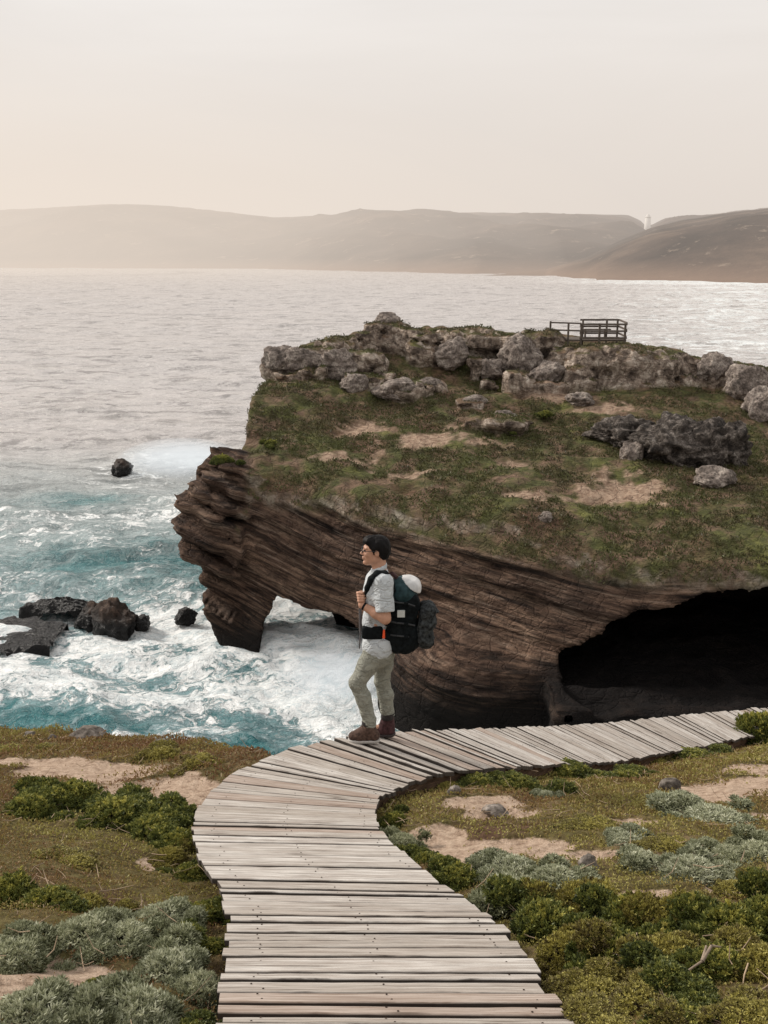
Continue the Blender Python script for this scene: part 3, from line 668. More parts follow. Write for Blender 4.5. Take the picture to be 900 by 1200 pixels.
def ground_mat():
    t = Nt("coastal_ground", .95, .1); p = t.pos(); sa = t.attr('sand'); cl = t.attr('cliff')
    n1 = t.noise(p, 1.2, 6, .6); n2 = t.noise(p, 14, 6, .7); n3 = t.noise(p, 60, 4, .7)
    mo = t.ramp(n1, [(.35, (.15, .09, .058)), (.5, (.15, .125, .05)), (.65, (.22, .155, .085))])
    mo = t.mix(t.rng(n2, .35, .65), t.mix(1, mo, (.42, .40, .36), 'MULTIPLY'), mo)
    sd_ = t.ramp(n2, [(.3, (.30, .205, .145)), (.5, (.60, .45, .345)), (.7, (.76, .60, .47))]); sd_ = t.mix(t.rng(n3, .4, .6, 0, .5), t.mix(1, sd_, (.6, .58, .55), 'MULTIPLY'), sd_)
    f = t.rng(t.math('ADD', sa, t.math('MULTIPLY', t.math('SUBTRACT', n2, .5), .9)), .35, .6)
    c = t.mix(f, mo, sd_); c = t.mix(cl, c, t.mix(t.rng(n2, .4, .6), (.05, .035, .025), (.14, .10, .075)))
    t.col(c); t.bump(t.math('ADD', t.math('MULTIPLY', n2, .8), t.math('MULTIPLY', n3, .25)), .05, .9); return t.m
link("ground", me_g, ground_mat(), kind='structure')

# ============================================================ boardwalk
bw = empty("boardwalk", (*wat((WO+WI)/2, 3)[:2], 12.5), "curving boardwalk of weathered pale grey planks winding from the foreground to the cliff edge", "boardwalk")
off = np.array(bw.location)
s = .02; V = []; Q = []; UV = []; TN = []; ED = []; pr = random.Random(3); np_ = 0
while s < seg[-1]-.3:
    wd = pr.choice([.085, .10, .11, .125, .125, .14, .15]); 
    s1 = s+wd
    g = pr.choice([.010, .016, .022, .028, .036])*(1+.15*min(1, max(0, (s-4.2)/1.5)))
    oc = (wat(WO, s), wat(WO, s1)); ic = (wat(WI, s), wat(WI, s1))
    dirv = (oc[0]+oc[1]-ic[0]-ic[1])/2; ln = np.linalg.norm(dirv); dirv /= ln
    e0 = pr.gauss(0, .011); e1 = pr.gauss(0, .011); sk = pr.uniform(-.022, .022)
    up = np.array((0, 0, 1.)); n_seg = 14
    dz = pr.uniform(-.005, .006); th = pr.uniform(.026, .036); tl = pr.uniform(-.006, .006)
    fr = []
    bow = pr.uniform(-.006, .006)
    for j in range(n_seg+1):
        u = j/n_seg
        a = oc[0]*(1-u)+ic[0]*u; b = oc[1]*(1-u)+ic[1]*u
        ext = dirv*((1-u)*e0-u*e1); a = a+ext; b = b+ext
        ww = b-a; wl_ = np.linalg.norm(ww); wn_ = ww/max(wl_, 1e-6)
        gg = min(g, wl_*.3)/2
        a = a+wn_*(gg+.0028*pr.uniform(-1, 1)+bow*math.sin(math.pi*u)+sk*(u-.5)*.5); b = b-wn_*(gg+.0028*pr.uniform(-1, 1)-bow*math.sin(math.pi*u)-sk*(u-.5)*.5)
        a = a+up*(dz+tl); b = b+up*(dz-tl); bv = .006
        EG = (1, 1, 0, 0, 1, 1); ring = [a-up*th, a-up*bv, a+wn_*bv, b-wn_*bv, b-up*bv, b-up*th]
        fr.append(ring)
    base = len(V); m = 6; rt = pr.random(); uo = pr.uniform(0, 50)
    if pr.random() < .12: rt = -1 - pr.random()      # fresher or browner board
    for j, ring in enumerate(fr):
        for k, q in enumerate(ring): V.append(q-off); ED.append(EG[k]); UV.append((uo+j/n_seg*ln, (0, .01, .02, 1-.02, 1-.01, 1)[k]*wd, np_*1.7)); TN.append(rt)
    for j in range(n_seg):
        for k in range(m):
            a_, b_ = base+j*m+k, base+j*m+(k+1) % m; Q.append((a_, b_, b_+m, a_+m))
    for j, fl_ in ((0, 0), (n_seg, 1)):
        o_ = base+j*m
        for quad in ((0, 1, 4, 5), (1, 2, 3, 4)):
            qd = [o_+k for k in quad]; Q.append(qd[::-1] if not fl_ else qd)
    for t_ in (.11, .5, .925):          # nail heads over the bearers
        for f_ in (.3, .7):
            if pr.random() < .25: continue
            ctr = (oc[0]*(1-f_)+oc[1]*f_)*(1-t_)+(ic[0]*(1-f_)+ic[1]*f_)*t_+up*(dz+.0022)+dirv*pr.uniform(-.022, .022)
            o_ = len(V)
            for k in range(6): V.append(ctr+np.array((math.cos(k*math.pi/3), math.sin(k*math.pi/3), 0))*.0042-off); UV.append((0, 0, 0)); TN.append(-9); ED.append(0)
            Q += [(o_, o_+1, o_+2, o_+3), (o_, o_+3, o_+4, o_+5)]
    s = s1; np_ += 1
Q = np.array(Q)
def wood_mat():
    t = Nt("weathered_decking", .85, .2); v = t.attr('grain', 'Vector'); tn = t.attr('tone'); X = t.xyz(v)
    g = t.comb(t.math('MULTIPLY', X[0], 2.2), t.math('MULTIPLY', X[1], 60), X[2])
    n1 = t.noise(g, 1.0, 6, .65, .35); g2 = t.comb(t.math('MULTIPLY', X[0], 5), t.math('MULTIPLY', X[1], 190), X[2]); n2 = t.noise(g2, 1, 4, .6, .2)
    bl = t.noise(t.comb(t.math('MULTIPLY', X[0], 3), t.math('MULTIPLY', X[1], 12), X[2]), 1.3, 4, .6)
    c = t.ramp(n1, [(.30, (.16, .135, .12)), (.42, (.43, .39, .35)), (.55, (.61, .575, .535)), (.72, (.75, .72, .68))])
    c = t.mix(t.rng(tn, 0, 1, .0, .75), c, t.mix(1, c, (.62, .575, .53), 'MULTIPLY'))
    c = t.mix(t.rng(bl, .35, .62, .45, 0), c, (.27, .215, .18))
    c = t.mix(t.rng(n2, .30, .44, .85, 0), c, (.05, .04, .035))
    br_ = t.mix(t.rng(n1, .3, .7), (.16, .085, .05), (.34, .23, .165)); c = t.mix(t.math('LESS_THAN', tn, -.5), c, t.mix(.55, c, br_))
    c = t.mix(t.math('LESS_THAN', tn, -5), c, (.035, .022, .016)); kn = t.vor(t.comb(t.math('MULTIPLY', X[0], 1.6), t.math('MULTIPLY', X[1], 11), X[2]), 1.0); c = t.mix(t.rng(kn, .06, .16, .75, 0), c, (.07, .045, .03))
    c = t.mix(t.rng(t.attr('edge'), .35, .9, 0, .9), c, (.045, .034, .028)); t.col(c); t.bump(t.math('ADD', n1, t.math('MULTIPLY', n2, .6)), .006, .8); return t.m
wood = wood_mat()
def dark_wood():
    t = Nt("rough_beam_wood", .9, .1); p = t.obj(); n = t.noise(t.map(p, (3, 3, 20)), 3, 6, .65)
    t.col(t.mix(t.rng(n, .3, .7), (.05, .033, .024), (.19, .12, .08))); t.bump(n, .01); return t.m
beam = dark_wood()
link("deck_planks", mesh_np("deck_planks", np.array(V), Q, dict(grain=np.array(UV), tone=np.array(TN), edge=np.array(ED)), smooth=False), wood, bw)
def strip(A, B, t0, t1, z0, z1):
    """bearer running under the boards, at a fraction of the width t0..t1"""
    ss = np.linspace(.05, seg[-1]-.3, 150); V = []; Q = []
    for q in ss:
        a, b = wat(WO, q), wat(WI, q)
        l, r = a*(1-t0)+b*t0-off, a*(1-t1)+b*t1-off
        V += [l+(0, 0, z0), r+(0, 0, z0), r+(0, 0, z1), l+(0, 0, z1)]
    for i in range(len(ss)-1):
        for k in range(4): Q.append((4*i+k, 4*i+(k+1) % 4, 4*i+4+(k+1) % 4, 4*i+4+k))
    return np.array(V), np.array(Q)
for t0, t1 in ((.09, .13), (.48, .52), (.905, .945)):
    V_, Q_ = strip(0, 0, t0, t1, -.045, -.16); link("bearer", mesh_np("bearer", V_, Q_, smooth=False), beam, bw)
def prism(name, a, b, w_, h_, mat, parent, o_=None, jit=0):
    """square-section timber from a to b"""
    a = Vector(a); b = Vector(b); d = (b-a).normalized(); s_ = d.cross(Vector((0, 0, 1))); s_ = s_.normalized() if s_.length > .1 else Vector((1, 0, 0)); u_ = s_.cross(d)
    V = []; 
    for p_, e in ((a, -1), (b, 1)):
        for x_, y_ in ((-1, -1), (1, -1), (1, 1), (-1, 1)): V.append(p_+s_*(x_*w_/2)+u_*(y_*h_/2)+Vector((pr.uniform(-jit, jit), pr.uniform(-jit, jit), 0)))
    if parent is not None: V = [v-Vector(o_) for v in V]
    Q = [(0, 1, 2, 3)[::-1], (4, 5, 6, 7)]+[(k, (k+1) % 4, 4+(k+1) % 4, 4+k) for k in range(4)]
    me = bpy.data.meshes.new(name); me.from_pydata([tuple(v) for v in V], [], Q)
    import bmesh
    bm = bmesh.new(); bm.from_mesh(me); bmesh.ops.recalc_face_normals(bm, faces=bm.faces); bmesh.ops.bevel(bm, geom=bm.edges[:], offset=min(w_, h_)*.08, segments=1, affect='EDGES'); bm.to_mesh(me); bm.free()
    return link(name, me, mat, parent)
for q in np.arange(.5, seg[-1]-.5, 1.15):
    for t_ in (.11, .925):
        p_ = wat(WO, q)*(1-t_)+wat(WI, q)*t_
        prism("support_post", (p_[0], p_[1], p_[2]-.7), (p_[0], p_[1], p_[2]-.165), .09, .09, beam, bw, off)

# ============================================================ plants
def leafmat(name, cols, tipcol=None, rough=.55, trans=.15):
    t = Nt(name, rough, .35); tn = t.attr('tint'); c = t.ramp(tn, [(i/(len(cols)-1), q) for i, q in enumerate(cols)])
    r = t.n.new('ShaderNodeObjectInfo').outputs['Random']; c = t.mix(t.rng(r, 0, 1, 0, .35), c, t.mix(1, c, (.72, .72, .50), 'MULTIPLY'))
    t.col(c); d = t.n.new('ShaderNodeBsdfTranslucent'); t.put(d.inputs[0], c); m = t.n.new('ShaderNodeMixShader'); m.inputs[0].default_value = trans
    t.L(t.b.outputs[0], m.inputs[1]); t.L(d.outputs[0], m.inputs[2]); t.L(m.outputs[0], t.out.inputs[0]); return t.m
M_silver = leafmat("silver_grey_leaf", [(.09, .095, .045), (.26, .275, .165), (.46, .47, .33), (.66, .66, .51)])
M_green = leafmat("deep_green_leaf", [(.035, .045, .016), (.10, .12, .032), (.21, .22, .055), (.48, .44, .11)])
M_olive = leafmat("olive_leaf", [(.09, .066, .028), (.20, .165, .05), (.34, .30, .075), (.52, .45, .13)])
M_mat = leafmat("creeping_leaf", [(.24, .13, .07), (.30, .21, .085), (.32, .285, .085), (.45, .40, .13)])
M_twig = plain("twig_bark", (.14, .10, .07), .9)
M_flower = plain("yellow_petal", (.72, .42, .03), .6, .15)
def leaves(C, D, Ls, Ws, tint, cup=.25, rng=RNG):
    """one folded four-sided leaf per row; C base, D direction"""
    n = len(C); D = D/np.linalg.norm(D, axis=1)[:, None]; r = rng.normal(size=(n, 3)); S = np.cross(D, r); S /= np.linalg.norm(S, axis=1)[:, None]+1e-9
    N = np.cross(S, D); Ls = Ls[:, None]; Ws = Ws[:, None]
    a = C; b = C+D*Ls*.55+S*Ws*.5+N*Ws*cup; c = C+D*Ls-N*Ls*.12; d = C+D*Ls*.55-S*Ws*.5+N*Ws*cup
    V = np.stack([a, b, c, d], 1).reshape(-1, 3); i = np.arange(n)*4
    Q = np.concatenate([np.c_[i, i+1, i+2], np.c_[i, i+2, i+3]]); return V, Q, np.repeat(tint, 4)
def foliage(kind, seed, dens=1.0, flowers=0):
    """unit shrub: a lumpy dome of leaf rosettes, radius ~1, height ~.6"""
    g = np.random.default_rng(seed); nl = 13
    lob = [(0, 0, .10, .62)]+[(g.normal(0, .48), g.normal(0, .48), g.uniform(-.08, .12), g.uniform(.16, .42)) for _ in range(nl)]
    T = []; Nn = []
    for (x, y, z, r) in lob:
        k = int(500*r*r*dens*3.2); v = g.normal(size=(k, 3)); v /= np.linalg.norm(v, axis=1)[:, None]; v[:, 2] = np.abs(v[:, 2])
        rr = r*(1-np.abs(g.normal(0, .16, k))+.5*np.maximum(0, g.normal(-.15, .25, k))); p = v*rr[:, None]*(1, 1, .85)+(x, y, z); T.append(p); Nn.append(v)
    T = np.vstack(T); Nn = np.vstack(Nn)
    keep = np.ones(len(T), bool)
    for (x, y, z, r) in lob: keep &= (np.linalg.norm((T-(x, y, z))/(1, 1, .85), axis=1) > r*.6)
    gap = fbm(T[:, 0]*4, T[:, 1]*4, T[:, 2]*4+seed, 3, seed) > -.32
    T, Nn = T[keep & gap], Nn[keep & gap]
    m = {'silver': 9, 'green': 11, 'olive': 10}[kind]; n = len(T)
    C = np.repeat(T, m, 0)+g.normal(0, .018, (n*m, 3)); D = np.repeat(Nn, m, 0)*(.55, .55, .55)+(0, 0, .55)+g.normal(0, .5, (n*m, 3))
    if kind == 'silver': L_, W_ = g.uniform(.12, .21, n*m), g.uniform(.032, .05, n*m)
    elif kind == 'green': L_, W_ = g.uniform(.06, .12, n*m), g.uniform(.035, .06, n*m)
    else: L_, W_ = g.uniform(.05, .10, n*m), g.uniform(.026, .045, n*m)
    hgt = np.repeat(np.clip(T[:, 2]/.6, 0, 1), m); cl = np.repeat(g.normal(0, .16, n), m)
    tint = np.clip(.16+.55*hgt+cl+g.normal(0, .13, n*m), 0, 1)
    return leaves(C, D, L_, W_, tint, .3, g), T
def tubes(segs, k=5):
    V = []; Q = []
    for a, b, ra, rb in segs:
        a = np.array(a, float); b = np.array(b, float); d = b-a; d /= np.linalg.norm(d)+1e-9; s_ = np.cross(d, (0.3, .2, .9)); s_ /= np.linalg.norm(s_)+1e-9; u_ = np.cross(s_, d); o_ = len(V)
        for p_, r in ((a, ra), (b, rb)):
            for j in range(k): t_ = 2*math.pi*j/k; V.append(p_+r*(math.cos(t_)*s_+math.sin(t_)*u_))
        for j in range(k): Q.append((o_+j, o_+(j+1) % k, o_+k+(j+1) % k, o_+k+j))
    return np.array(V), np.array(Q)
PROTO = {}
for kind, mt in (('silver', M_silver), ('green', M_green), ('olive', M_olive)):
    for v in range(3):
        (V_, Q_, tn), T = foliage(kind, 200+v*7+len(kind), {'silver': 1.0, 'green': 1.15, 'olive': 1.1}[kind])
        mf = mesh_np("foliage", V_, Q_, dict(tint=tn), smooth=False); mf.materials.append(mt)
        g = np.random.default_rng(v); sg = []
        for q in T[g.choice(len(T), 46)]:
            mpt = q*(.5, .5, .35)+g.normal(0, .04, 3); root = g.normal(0, .06, 3)*(1, 1, 0)+(0, 0, -.12); sg += [(root, mpt, .018, .011), (mpt, q, .011, .004)]
        V2, Q2 = tubes(sg, 4); ms = mesh_np("stems", V2, Q2); ms.materials.append(M_twig)
        fl = T[(T[:, 2] > .25)]; fl = fl[g.choice(len(fl), 9)]+(0, 0, .06)
        ang = np.linspace(0, 2*math.pi, 9)[:-1]; FV, FQ = [], []
        for c_ in fl:
            nrm = g.normal(0, .5, 3)+(0, 0, 1); C_ = np.repeat(c_[None], 8, 0); D_ = np.c_[np.cos(ang), np.sin(ang), .25+0*ang]
            a, b, c2 = leaves(C_, D_, np.full(8, .05), np.full(8, .026), np.zeros(8), .1, g); FQ.append(b+sum(len(x) for x in FV)); FV.append(a)
        nv = len(FV[0]); mfl = []
        for a, b in zip(FV, FQ):
            q_ = mesh_np("flower", a, b-b.min()); q_.materials.append(M_flower); mfl.append(q_)
        PROTO[kind, v] = (mf, ms, mfl)
CATN = {'silver': 'shrub', 'green': 'shrub', 'olive': 'shrub'}; NMN = {'silver': 'silver_leaf_shrub', 'green': 'green_shrub', 'olive': 'olive_shrub'}
srng = random.Random(5)
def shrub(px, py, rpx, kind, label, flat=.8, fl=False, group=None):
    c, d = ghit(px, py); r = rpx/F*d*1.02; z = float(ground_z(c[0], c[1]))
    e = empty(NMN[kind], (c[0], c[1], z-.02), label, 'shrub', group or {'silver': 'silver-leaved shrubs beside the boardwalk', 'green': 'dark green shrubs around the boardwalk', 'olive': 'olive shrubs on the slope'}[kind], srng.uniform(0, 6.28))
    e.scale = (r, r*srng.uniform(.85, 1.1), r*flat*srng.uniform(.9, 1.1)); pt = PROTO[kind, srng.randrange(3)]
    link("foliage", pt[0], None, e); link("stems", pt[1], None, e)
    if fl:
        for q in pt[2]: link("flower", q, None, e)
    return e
SH = [
 # left side
 (35,945,32,'green',"dark green shrub at the left edge just below the sandy path",.7,0),
 (85,935,36,'green',"broad dark green shrub below the middle of the sandy path",.75,0),
 (135,950,38,'green',"full dark green shrub in the middle of the row under the sandy path",.75,0),
 (180,968,34,'green',"dark green shrub right of centre in the row below the sandy path",.75,0),
 (212,988,28,'green',"dark green shrub touching the widest outer bend of the boardwalk",.8,0),
 (222,1020,22,'green',"small dark shrub in the notch left of the boardwalk edge",.8,0),
 (200,1000,22,'olive',"small olive shrub between the green row and the boardwalk bend",.6,0),
 (12,1050,34,'green',"dark green shrub cut by the left frame edge at mid slope",.8,0),
 (55,1058,32,'green',"dark green shrub with yellowish tips left of the silver clumps",.7,0),
 (100,1060,26,'olive',"low olive shrub between the dark shrubs and the silver clump",.55,0),
 (15,1112,32,'silver',"silver shrub at the left edge above the bare sand pocket",.7,0),
 (95,1095,34,'silver',"silver shrub directly above the bare sand pocket",.65,0),
 (140,1100,38,'silver',"large silver mound above the sand pocket, right half",.7,0),
 (185,1075,30,'silver',"silver shrub dotted with yellow flowers near the green bend",.6,1),
 (235,1068,28,'green',"green shrub with yellow flowers leaning on the boardwalk edge",.7,1),
 (215,1100,30,'green',"dark shrub with yellow blossoms left of the boardwalk planks",.7,1),
 (195,1135,36,'silver',"silver mound right of the sand pocket",.7,0),
 (248,1110,20,'green',"narrow dark green shrub hard against the lower boardwalk edge",.9,0),
 (235,1160,30,'silver',"silver mound at the boardwalk's lower left corner",.8,1),
 (30,1190,44,'silver',"silver mound in the bottom left corner of the view",.7,0),
 (95,1195,42,'silver',"silver mound at the bottom edge below the sand pocket",.7,1),
 (160,1190,44,'silver',"wide silver mound at the bottom, left of the boardwalk",.75,1),
 (130,1160,26,'green',"green shrub with scattered yellow flowers below the sand pocket",.6,1),
 (215,1215,40,'green',"dark green shrub under the silver mounds in the bottom row",.6,1),
 (190,882,22,'olive',"low olive shrub on the cliff brink beside the flat rock",.55,0),
 (235,890,22,'olive',"low olive shrub on the brink left of where the boardwalk turns",.5,0),
 (12,876,20,'olive',"low olive shrub on the brink at the left edge of the view",.4,0),
 (90,1010,26,'olive',"flat olive shrub in the middle of the brown patch on the left",.35,0),
 # inside the bend
 (462,960,16,'green',"small dark shrub tucked inside the boardwalk's sharp bend",.8,0),
 (470,985,22,'silver',"silver tuft on the inner edge of the boardwalk bend",.7,0),
 (500,1005,20,'green',"green shrub on the inner boardwalk edge below the silver tuft",.7,0),
 (538,1030,26,'green',"dark green shrub beside the inner edge where the planks widen",.8,0),
 (600,1020,28,'silver',"silver shrub below the central bare sand patch",.65,0),
 (600,1055,38,'silver',"large silver-green mound beside the boardwalk's right edge",.75,0),
 (650,1035,30,'silver',"silver shrub right of the large silver-green mound",.6,0),
 (560,915,24,'green',"green shrub hugging the planks right of the inner bend",.6,0),
 (525,920,16,'olive',"small olive shrub next to the grey stone in the bend",.5,0),
 (605,915,28,'green',"green shrub under the far arm of the boardwalk, first from the bend",.55,0),
 (655,905,26,'green',"green shrub under the far arm, at the dark gap between planks and ground",.6,0),
 (690,908,22,'green',"green shrub below the middle of the far arm",.5,0),
 (735,905,24,'green',"green shrub below the far arm, right of its middle",.5,0),
 (770,892,20,'olive',"olive shrub below the right end of the far arm",.5,0),
 (815,885,20,'green',"low green shrub left of the tall bush at the boardwalk's end",.5,0),
 (885,862,30,'green',"tall dark bush standing where the boardwalk ends at the right edge",1.1,0),
 (640,928,11,'silver',"tiny grey tuft alone on the mossy patch inside the bend",.8,0),
 (838,958,34,'silver',"flat silver clump left of the sandy area on the right",.4,0),
 (795,950,22,'silver',"low silver clump in front of the rounded grey rock",.4,0),
 (735,985,22,'silver',"small silver clump in the middle of the right slope",.5,0),
 (755,1010,28,'silver',"silver clump above the olive bank, left one",.55,0),
 (810,1018,34,'silver',"wide silver clump above the olive bank, middle one",.55,0),
 (855,1000,22,'silver',"small silver clump between the wide one and the right edge",.5,0),
 (893,1000,26,'silver',"silver clump cut by the right frame edge",.6,0),
 (860,1040,26,'olive',"olive shrub at the end of the row of silver clumps",.5,0),
 (790,990,24,'olive',"olive shrub behind the wide silver clump",.4,0),
 (700,965,26,'olive',"low olive cushion left of the small silver clump",.35,0),
 # the big bank on the right
 (640,1085,36,'green',"dark green shrub at the left tip of the olive bank, by the planks",.8,0),
 (690,1065,40,'olive',"tall olive shrub on top of the bank, leftmost",.8,0),
 (745,1078,42,'green',"green shrub on top of the bank, next to the leftmost olive one",.75,0),
 (805,1075,42,'olive',"olive shrub on top of the bank, in its middle",.75,0),
 (860,1085,42,'green',"green shrub on top of the bank near the right edge",.75,0),
 (905,1075,36,'green',"green shrub on the bank cut by the right frame edge",.8,0),
 (665,1120,38,'olive',"olive shrub low on the bank beside the widening planks",.7,0),
 (720,1120,42,'green',"green shrub in the heart of the bank",.7,0),
 (780,1125,44,'olive',"olive shrub in the heart of the bank, right of the green one",.65,0),
 (845,1130,42,'green',"dark green shrub above the dry forked branch",.65,0),
 (900,1130,40,'olive',"olive shrub at the right edge beside the dry forked branch",.65,0),
 (700,1165,38,'olive',"flat olive shrub low on the right, by the lowest planks",.45,0),
 (760,1175,42,'olive',"flat olive shrub near the bottom edge, right of the lowest planks",.4,0),
 (800,1205,44,'green',"dark green cushion at the bottom edge on the right",.5,0),
 (880,1195,44,'olive',"flat olive shrub in the bottom right corner",.4,0),
 (720,1215,40,'olive',"olive cushion in the bottom row beside the boardwalk",.35,0),
]
for q in SH:
    bank = q[0] > 600 and q[1] > 1050; k_ = 1.5 if bank else 1.42
    shrub(q[0], q[1]+q[2]*.25, q[2]*k_, q[3], q[4], q[5]*(1.3 if bank else 1.1), bool(q[6]))

# creeping ground cover: nobody could count it
g = np.random.default_rng(77); N_ = 520000
x = g.uniform(-6.5, 8.0, N_); y = 2.0+g.random(N_)**1.35*9.5; ok = (y < ybr(x)+.1) & (np.abs(x) < y*.62+.9)
x, y = x[ok], y[ok]; sm_ = sandm(x, y); pt = fbm(x*1.7, y*1.7, 0*x, 4, 33)
ok = g.random(len(x)) < np.clip(1.0-sm_*1.05+pt*.45, 0.006, 1); x, y = x[ok], y[ok]; pt = pt[ok]
lump = np.maximum(0, fbm(x*5, y*5, 0*x, 3, 35))*.09; z = ground_z(x, y)-.035*sandm(x, y)+lump*g.random(len(x))
D = g.normal(0, .6, (len(x), 3))+(0, 0, .75); D[:, 2] = np.abs(D[:, 2]); sc_ = np.clip(y/6.5, .55, 1.35)
colr = np.clip(.46+.75*fbm(x*1.1+9, y*1.1, 0*x, 3, 36)+1.6*lump+g.normal(0, .16, len(x)), 0, 1)
V_, Q_, tn = leaves(np.c_[x, y, z], D, g.uniform(.014, .032, len(x))*sc_, g.uniform(.008, .016, len(x))*sc_, colr, .3, g)
link("ground_cover", mesh_np("ground_cover", V_, Q_, dict(tint=tn), smooth=False), M_mat, kind='stuff', label="creeping yellow-green and brown ground cover plants over the sandy slope")
# scrub on the far headland, in tufts
N_ = 130000; vn = me_head.vertices; nn = np.zeros(len(vn)*3, np.float32); vn.foreach_get('normal', nn); nn = nn.reshape(-1, 3)
cand = np.where((nn[:, 2] > .45) & (a_cliff < .6) & (a_sand < .3) & ((a_rock < .3) | (nn[:, 2] > .88)) & (Vh[:, 1] < 60))[0]
dn = fbm(Vh[cand, 0]*.8, Vh[cand, 1]*.8, Vh[cand, 2]*.8, 4, 71); cand = cand[dn > -.12]
pk = g.choice(cand, N_); C_ = Vh[pk]+g.normal(0, .06, (N_, 3))*(1, 1, .3); cls = g.uniform(.04, .11, N_)
D = g.normal(0, .55, (N_, 3))+(0, 0, .8); tn0 = np.clip(.35+.6*fbm(C_[:, 0]*.5, C_[:, 1]*.5, C_[:, 2]*.5, 3, 72)+g.normal(0, .15, N_), 0, 1)
V_, Q_, tn = leaves(C_, D, cls*1.4, cls*.6, tn0, .3, g)
M_hs = leafmat("headland_scrub_leaf", [(.075, .060, .034), (.085, .080, .032), (.095, .105, .036), (.15, .155, .055)])
link("headland_scrub", mesh_np("headland_scrub", V_, Q_, dict(tint=tn), smooth=False), M_hs, kind='stuff', label="low dark green coastal scrub covering the slopes of the headland")

# dry litter: fallen twigs and stalks among the cover
g = np.random.default_rng(99); n_ = 0; sg = []
while n_ < 900:
    x_, y_ = g.uniform(-5, 7), 2+g.random()**1.3*8
    if y_ > ybr(x_) or abs(x_) > y_*.62+.8: continue
    z_ = float(T_gr(np.array([x_]), np.array([y_]))[0])+.03; a_ = g.uniform(0, 6.28); l_ = g.uniform(.04, .16); r_ = g.uniform(.0012, .0028); e_ = g.uniform(-.02, .05)
    m_ = np.array((x_, y_, z_+.5*max(0, e_)+.01)); d_ = np.array((math.cos(a_), math.sin(a_), 0))*l_/2; sg += [(m_-d_, m_, r_, r_), (m_, m_+d_*.9+(g.normal(0, .01), g.normal(0, .01), e_), r_, r_*.5)]; n_ += 1
V_, Q_ = tubes(sg, 4); link("dry_litter", mesh_np("dry_litter", V_, Q_), plain("dry_stalks", (.34, .25, .17), .9, .5, 3), kind='stuff', label="dry twigs and stalks scattered over the ground cover")
# ============================================================ the hiker
T_walk = TPS(np.vstack([wo, wi])[:, :2], np.vstack([wo, wi])[:, 2], .001)
pf = at_drop(440, 866, 3.79); X0, Y0 = pf[0], pf[1]; Z0 = float(T_walk(X0, Y0))+.004
def Lp(px, py, y=0.0):
    q = P(px, py, 1.0)-np.array((0, 0, CAMZ)); k = (Y0+y)/q[1]; w_ = q*k+np.array((0, 0, CAMZ)); return np.array((w_[0]-X0, y, w_[2]-Z0))
def LW(px, y=0.0, z=0.0):
    """local point at a given bearing px, lateral y and height z"""
    yy_ = Y0+y; zz_ = Z0+z-CAMZ; d = yy_*CP-zz_*SP; return np.array(((px-450)/F*d-X0, y, z))
skin = plain("skin", (.47, .255, .17), .55, .12, 30, .35)
def cloth(name, col, var, folds, dist, ang=.5):
    t = Nt(name, .92, .1); p = t.obj(); n = t.noise(p, 90, 3); w_ = t.noise(t.map(p, (1.0, 1.0, 1.6), (0, ang, 0)), folds, 3, .55, 1.2)
    rd = t.math('ABSOLUTE', t.math('SUBTRACT', w_, .5)); f = t.rng(rd, 0, .09); f2 = t.noise(p, folds*2.6, 3, .6, .8)
    c = t.mix(t.rng(n, .3, .7), tuple(q*(1-var) for q in col), tuple(q*(1+var) for q in col)); t.col(c)
    t.bump(t.math('ADD', f, t.math('MULTIPLY', f2, .7)), dist, 1.); return t.m
shirt_m = cloth("pale_grey_blue_cotton", (.50, .525, .54), .06, 8, .006)
trous_m = cloth("sage_khaki_cotton", (.30, .30, .255), .08, 11, .007, -.4)
hair_m = plain("black_hair", (.007, .006, .006), .6, .4, 200, .12)
boot_m = plain("brown_suede", (.085, .052, .040), .85, .55, 45, .2); boot_r = plain("dark_red_brown_suede", (.060, .028, .030), .85, .5, 45, .2); sole_m = plain("pale_rubber", (.45, .42, .39), .8, .15, 60)
sole_d = plain("dark_rubber", (.05, .04, .04), .8, .2, 60); lace_m = plain("dark_lace", (.03, .025, .025), .8)
black_f = plain("black_nylon", (.007, .009, .010), .8, .6, 40, .08); teal_f = plain("dark_teal_nylon", (.022, .045, .050), .7, .5, 22, .15)
white_f = plain("white_dry_bag_fabric", (.56, .55, .54), .6, .25, 12, .3); grey_f = plain("dark_grey_mesh_fabric", (.034, .037, .038), .9, .9, 40, .12)
orange = plain("orange_plastic", (.85, .10, .03), .5, .05); label_w = plain("pale_grey_patch", (.55, .57, .55), .7, .12, 300)
metal_m = plain("black_spectacle_frame", (.012, .012, .013), .35, .1, 50, .5)
man = empty("person", (X0, Y0, Z0), "man in pale shirt and khaki trousers standing on the boardwalk looking out to sea", "person")
H = Lp(440, 644.5, 0.0)
def hh(x, y, z): return H+np.array((x, y, z))
SH_L = Lp(449, 683, -.165); EL_L = Lp(451.5, 725, -.235); WR_L = Lp(424, 709, -.165); HD_L = Lp(422.5, 699, -.13)
SH_R = Lp(449, 688, .165); EL_R = Lp(449, 727, .23); WR_R = Lp(424.5, 712, .13); HD_R = Lp(424, 700, .10)
CH = Lp(442, 688, 0); WA = Lp(440, 726, 0); HI = Lp(443, 752, 0)
K1 = Lp(418.5, 800, -.11); A1 = Lp(432.5, 845, -.10); HJ1 = Lp(443, 759, -.09)
K2 = Lp(447.5, 798, .10); A2 = Lp(454.5, 842, .10); HJ2 = Lp(450, 760, .09)
